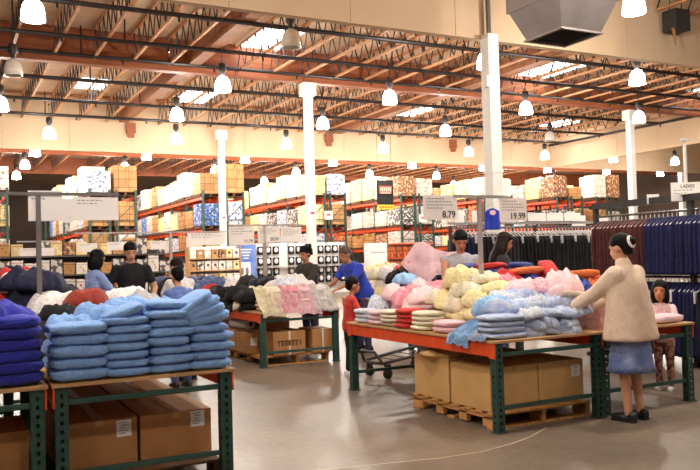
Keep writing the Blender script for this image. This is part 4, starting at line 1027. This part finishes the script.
# ------------------------------------------------------------------ people
def rotx(p, c, a):
    p = Vector(p)-Vector(c); return Vector((p.x, p.y*math.cos(a)-p.z*math.sin(a), p.y*math.sin(a)+p.z*math.cos(a)))+Vector(c)
def ik(S, T, l1, l2, hint):
    S, T = Vector(S), Vector(T); d = T-S; D = min(d.length, (l1+l2)*.985); d.normalize(); T = S+d*D
    a = (l1*l1-l2*l2+D*D)/(2*D); h = math.sqrt(max(0, l1*l1-a*a)); hv = Vector(hint); hv = hv-d*hv.dot(d); hv.normalize()
    return S+d*a+hv*h, T
def person(label, x, y, face, h, hair='short', hairm='hair', skin='skin', top=('polo_black','short'), bottom=('jeans','trousers'), shoes='shoe', lean=0, hands=((-.26,.12,.86),(.26,.12,.86)), hturn=0, hnod=0, build=1.0, child=False, voxel=.013, extra=None, sit=None):
    """one standing figure; local axes x to its right, y forward, z up, all in units of a 1.70 m adult"""
    s = h/1.7; hs = 1.0 if not child else 1.0/s*.86+.0
    hs = 1.07 if not child else min(1.55, .225/(.235*s)*.98)
    hip = Vector((0,0,.94)); B = lambda p: rotx(p, (0,0,.95), -lean) if p[2] > .95 else Vector(p)
    w = build
    neck0, neck1 = B((0,-.005,1.40)), B((0,.02,1.50)); hc = B((0,.04,1.50))+Vector((0,0,.105*hs)).lerp(Vector((0,.05,.09))*hs, min(1, abs(lean)))
    RH = Matrix.Rotation(hturn,3,'Z') @ Matrix.Rotation(-hnod,3,'X'); H = lambda p: hc+RH@(Vector(p)*hs)
    SH = [B((-.17*w,0,1.37)), B((.17*w,0,1.37))]; arms = []
    for k in (0,1):
        el, wr = ik(SH[k], hands[k], .285, .25, ((-.5 if k == 0 else .5), -.55, -.6)); arms.append((SH[k], el, wr))
    leg = [((-.09,0,.9),(-.095,.02,.49),(-.1,-.01,.085)), ((.09,0,.9),(.095,.02,.49),(.1,-.01,.085))]
    if sit: leg = sit
    def torso(mb, e, z0=.86, hem=0):
        rs = [(.86,.155,.105),(.95,.165,.115),(1.06,.145,.1),(1.18,.155,.105),(1.28,.17,.11),(1.36,.165,.09),(1.405,.10,.065)]
        for (za,ra,qa),(zb,rb_,qb) in zip(rs, rs[1:]):
            if zb < z0: continue
            for t_ in (0,.5):
                z = za+(zb-za)*t_; rx, ry = (ra+(rb_-ra)*t_)*w+e+hem*max(0, 1.2-z), (qa+(qb-qa)*t_)*w+e+hem*.8*max(0, 1.2-z)
                R = Matrix.Rotation(-lean,3,'X') if z > .95 else Matrix.Identity(3)
                mb.ell(B((0,0,z)), (rx,ry,.075+e), R)
    mb = MB(); torso(mb, 0); mb.cap(neck0, neck1, .055, .05)
    mb.cap(neck1, H((0,-.01,-.05)), .052, .05)
    mb.ell(H((0,-.012,.02)), (.076*hs,.094*hs,.098*hs), RH).ell(H((0,.03,-.045)), (.056*hs,.062*hs,.07*hs), RH)
    mb.cap(H((0,.08,.005)), H((0,.094,-.024)), .008*hs, .0135*hs, 8)
    for q in (-1,1): mb.ell(H((q*.078,-.012,-.01)), (.012*hs,.022*hs,.032*hs), RH); mb.ell(H((q*.034,.072,.028)), (.024*hs,.012*hs,.008*hs), RH)
    mb.ell(H((0,.083,-.062)), (.024*hs,.011*hs,.011*hs), RH)
    for k in (0,1):
        S, E_, W = arms[k]; mb.cap(S, E_, .052*w, .04).cap(E_, W, .041, .028)
        d = (W-E_).normalized(); up = Vector((0,0,1)); sd = d.cross(up); 
        sd = sd.normalized() if sd.length > .1 else Vector((1,0,0)); up = sd.cross(d).normalized()
        Rm = Matrix((sd, d, up)).transposed(); P = W+d*.055
        mb.ell(P, (.042,.055,.02), Rm)
        for f, (fx, fl) in enumerate(((-.03,.062),(-.01,.075),(.011,.07),(.031,.055))):
            a = P+d*.04+sd*fx; b = a+d*fl*.5-up*.01; c = b+d*fl*.4-up*.028; mb.cap(a, b, .0115, .0105, 8).cap(b, c, .0105, .009, 8)
        th = 1 if k == 0 else -1
        a = P-d*.02+sd*th*.036; b = a+d*.035+sd*th*.024-up*.012; c = b+d*.03-up*.012; mb.cap(a, b, .014, .012, 8).cap(b, c, .012, .01, 8)
    for k in (0,1):
        A_, K, F = leg[k]; mb.cap(A_, K, .083*w, .055*w).cap(K, F, .054*w, .036); mb.cap(Vector(F)+Vector((0,-.03,-.045)), Vector(F)+Vector((0,.13,-.055)), .036, .026)
    me = fused(mb, voxel*(.8 if child else 1), 4)
    for m_ in (skin, 'eye', 'lip'): me.materials.append(M[m_])
    ey = [H((q*.033,.078,.012)) for q in (-1,1)]; br = [H((q*.035,.082,.036)) for q in (-1,1)]; mo = H((0,.09,-.062))
    for p in me.polygons:
        c = p.center
        if min((c-e).length for e in ey) < .011*hs or min(abs(c.z-e.z)*3.5+(c-e).length for e in br) < .021*hs: p.material_index = 1
        elif abs(c.z-mo.z)*2+(c-mo).length < .024*hs: p.material_index = 2
    if me: me.transform(Matrix.Scale(s,4))
    body = link('person', me, None, (x,y,0), face); tag(body, label, 'person')
    def part(name, mb, m, vox=.016, sm=6):
        q = fused(mb, vox, sm); q.materials.append(M[m]); q.transform(Matrix.Scale(s,4)); return link(name, q, body)
    # hair
    mb = MB(); mb.ell(H((0,-.022,.046)), (.086*hs,.099*hs,.0865*hs), RH); mb.ell(H((0,-.03,.02)), (.084*hs,.08*hs,.07*hs), RH)
    if hair in ('short','bun','curly'): mb.ell(H((0,-.055,.0)), (.072*hs,.06*hs,.075*hs), RH)
    if hair == 'curly':
        for q in range(26):
            a = q*2.4; z = -.06+.16*(q/26); r = .085; mb.ell(H((math.cos(a)*r*.95, -.035+math.sin(a)*r*.75-.02, z+.02)), (.03*hs,.03*hs,.03*hs))
    if hair == 'bob':
        mb.ell(H((0,-.045,-.04)), (.09*hs,.078*hs,.13*hs), RH)
        for q in (-1,1): mb.ell(H((q*.075,-.0,-.05)), (.028*hs,.05*hs,.1*hs), RH)
    if hair == 'long':
        mb.ell(H((0,-.06,-.08)), (.09*hs,.065*hs,.16*hs), RH); mb.ell(H((0,-.09,-.22)), (.085*hs,.05*hs,.13*hs), RH)
        for q in (-1,1): mb.ell(H((q*.078,-.005,-.08)), (.026*hs,.04*hs,.13*hs), RH)
    if hair == 'bun': mb.ell(H((0,-.125,.025)), (.042*hs,.036*hs,.042*hs), RH); mb.ell(H((0,-.06,-.04)), (.06*hs,.05*hs,.05*hs), RH)
    part('hair', mb, hairm, .011*hs, 3)
    if hair == 'bun':
        mb = MB(); c0 = H((0,-.115,.02)); pts = [c0+RH@(Vector((.05*math.cos(a), 0, .05*math.sin(a)))) for a in [2*PI*k/18 for k in range(19)]]
        mb.tube([p*s for p in pts], [.014*s*(1+.25*math.sin(k*2.1)) for k in range(19)] if False else .014*s, 8); mb.build('hair_tie', M['white_cloth'], body, smooth=True)
    # top
    tm, ts = top; mb = MB()
    if ts == 'jacket':
        mb.loft([(B((0,0,z)),rx,ry) for z, rx, ry in ((.75,.3,.225),(.765,.305,.23),(.86,.29,.215),(1.0,.268,.195),(1.1,.255,.182),(1.2,.244,.17),(1.28,.232,.158),(1.35,.21,.13),(1.39,.16,.1),(1.43,.1,.085),(1.45,.06,.05))], 48, lambda a, j: .035*math.sin(a*5+.6)*max(0, (5-j)/5)+.015*math.sin(a*11)*max(0, (4-j)/4))
        mb.cap(neck0+Vector((0,0,-.01)), neck1+Vector((0,0,-.03)), .082, .075)
    else: torso(mb, .016, .86 if ts != 'tank' else .9, .05); mb.ell(neck0+Vector((0,0,-.005)), (.085,.075,.035))
    fr = {'short':.62,'long':2,'jacket':2,'tank':.12}[ts]; th = .03 if ts == 'jacket' else .014
    for k in (0,1):
        S, E_, W = arms[k]
        if ts == 'jacket': mb.cap(neck0+Vector((0,0,-.06)), S+Vector((0,0,-.02)), .09, .092); mb.cap(S+Vector((0,0,-.02)), S.lerp(E_, .4)+Vector((0,0,-.02)), .092, .082)
        mb.cap(S, S.lerp(E_, min(1, fr)), .052*w+th, (.046 if ts == 'short' else .04)+th)
        if fr > 1: mb.cap(E_, E_.lerp(W, .93), .043+th, .03+th)
    part('jacket' if ts == 'jacket' else 'shirt', mb, tm, .016, 16 if ts == 'jacket' else 7)
    # lower clothes
    bm_, bs = bottom; mb = MB()
    if bs == 'skirt':
        rp = lambda a, j: .035*math.sin(a*9)*(j/5)
        mb.loft([((0,0,1.0),.165,.13),((0,0,.9),.19,.15),((0,0,.75),.2,.16),((0,.0,.63),.21,.175),((0,0,.52),.22,.19),((0,0,.46),.25,.215),((0,0,.47),.2,.17),((0,0,.75),.17,.13)], 72, rp)
        q = mb.mesh('skirt', M[bm_], True); q.transform(Matrix.Scale(s,4)); link('skirt', q, body)
    else:
        mb.ell((0,0,.92), (.168*w,.13*w,.1))
        for k in (0,1):
            A_, K, F = leg[k]; mb.cap(A_, K, .096*w, .07*w).cap(K, Vector(K).lerp(Vector(F), .95), .068*w, .056)
        part('trousers', mb, bm_, .016, 5)
    for k in (0,1):
        F = Vector(leg[k][2]); mb = MB(); mb.ell(F+Vector((0,.05,-.05)), (.046,.135,.042)); mb.ell(F+Vector((0,-.04,-.035)), (.043,.05,.055)); mb.box(F+Vector((0,.045,-.079)), (.085,.25,.02), bev=.006)
        q = fused(mb, .012, 3); q.materials.append(M[shoes]); q.transform(Matrix.Scale(s,4)); link('shoe', q, body)
    if extra: extra(body, s)
    return body
# facing angle: 0 looks along +Y (away from the camera), counter-clockwise positive
person('woman in a beige fleece jacket and denim skirt, seen from behind, hair in a bun', 5.43, 5.1, .22, 1.62, 'bun', 'hair', 'skin', ('beige_fleece','jacket'), ('skirt_denim','skirt'), 'shoe', .06, ((-.2,.47,1.06),(.1,.45,1.04)), .12, .3, 1.05, voxel=.011)
def tank_print(body, s):
    MB().box((0,0,0), (.2,.02,.06)).build('dark_band', M['grey'], body, (0,.168*s,1.23*s))
    MB().box((0,0,0), (.14,.01,.024), Matrix.Rotation(.12,3,'Y')).build('white_print', M['paper'], body, (.01,.176*s,1.23*s))
person('man in a grey sleeveless shirt looking down at the yellow clothes', 5.95, 8.4, PI-.5, 1.79, 'short', 'hair', 'skin2', ('tank_grey','tank'), ('jeans','trousers'), 'shoe', .12, ((-.2,.42,1.08),(.16,.44,1.04)), .1, .55, 1.12)
person('woman with long dark hair in a dark jacket behind the colourful heap', 6.78, 8.65, -PI*.62, 1.76, 'long', 'hairb', 'skin2', ('charcoal','long'), ('jeans','trousers'), 'shoe', .08, ((-.2,.36,1.0),(.2,.36,1.0)), -.1, .3)
person('man in a black polo shirt standing by the red cart handle', 2.4, 11.5, PI-.35, 1.78, 'short', 'hair', 'skin', ('polo_black','short'), ('jeans','trousers'), 'shoe', .05, ((-.3,.2,.95),(.24,.34,1.1)), .35, .4, 1.15)
person('woman in a light blue top with a dark bob, left of the man in black', 1.8, 11.1, -PI*.4, 1.68, 'bob', 'hair', 'skin', ('top_blue','long'), ('jeans','trousers'), 'shoe', .06, ((-.16,.4,1.12),(.16,.4,1.15)), 0, .3, .95)
person('child in a blue shirt seen from behind by the light blue sweatshirts', 2.54, 9.45, .2, 1.42, 'short', 'hair', 'skin', ('kid_blue','short'), ('jeans','trousers'), 'shoe', .05, ((-.2,.3,.95),(.2,.3,.95)), 0, .1, 1.0, True)
person('person in a white shirt bending just beyond the child in the blue shirt', 2.75, 10.0, .3, 1.56, 'short', 'hairb', 'skin2', ('white_cloth','short'), ('jeans','trousers'), 'shoe', .25, ((-.2,.45,.95),(.2,.45,.95)), .2, .3)
person('woman with curly dark hair in a dark jacket at the far clothes table', 5.42, 11.95, PI*.62, 1.69, 'curly', 'hair', 'skin2', ('jacket_dark','long'), ('jeans','trousers'), 'shoe', .12, ((-.2,.44,1.0),(.2,.42,1.02)), .1, .35, 1.05)
person('man in a blue t-shirt bending over the clothes', 5.95, 11.1, PI*.55, 1.74, 'short', 'hairg', 'skin2', ('tee_blue','short'), ('jeans','trousers'), 'shoe', .5, ((-.22,.62,1.02),(.2,.6,1.0)), .1, .35, 1.18)
person('boy in a red and blue shirt at the far corner of the orange-beamed table', 4.62, 9.0, -PI*.55, 1.2, 'short', 'hair', 'skin2', ('kid_mix','short'), ('black','trousers'), 'wshoe', .08, ((-.2,.36,1.1),(.2,.36,1.1)), 0, .1, 1.0, True)
person('smiling girl in pink with plaid trousers beside the woman in the beige jacket', 6.86, 5.98, PI*.62, 1.1, 'bob', 'hair', 'skin2', ('pale_pink','long'), ('plaid','trousers'), 'wshoe', .1, ((-.2,.4,1.16),(.2,.38,1.2)), .2, .05, 1.0, True)
person('person with dark hair behind the pink polka-dot blanket', 6.47, 10.32, PI-.4, 1.64, 'short', 'hair', 'skin2', ('charcoal','long'), ('jeans','trousers'), 'shoe', .12, ((-.1,.3,1.3),(.3,.28,1.36)), .1, .4)

# ------------------------------------------------------------------ light, camera
w = bpy.data.worlds.new('world'); scene.world = w; w.use_nodes = True
bg = w.node_tree.nodes['Background']; bg.inputs[0].default_value = (1, .93, .84, 1); bg.inputs[1].default_value = .22
f, yaw, pit, rol = 785.15, math.radians(27.391), math.radians(1.607), math.radians(1.619)
F = Vector((math.sin(yaw)*math.cos(pit), math.cos(yaw)*math.cos(pit), math.sin(pit))); r0 = Vector((math.cos(yaw), -math.sin(yaw), 0)); u0 = r0.cross(F)
r1 = math.cos(rol)*r0-math.sin(rol)*u0; u1 = math.sin(rol)*r0+math.cos(rol)*u0
cam = bpy.data.cameras.new('camera'); cam.sensor_width = 36; cam.lens = f/700*36; cam.clip_end = 200
co = bpy.data.objects.new('camera', cam); COL.objects.link(co)
co.matrix_world = Matrix(((r1.x,u1.x,-F.x,0),(r1.y,u1.y,-F.y,0),(r1.z,u1.z,-F.z,CH),(0,0,0,1)))
scene.camera = co
vs = scene.view_settings; vs.view_transform = 'Standard'; vs.look = 'None'; vs.gamma = 1; vs.use_curve_mapping = False; vs.exposure = 0.0
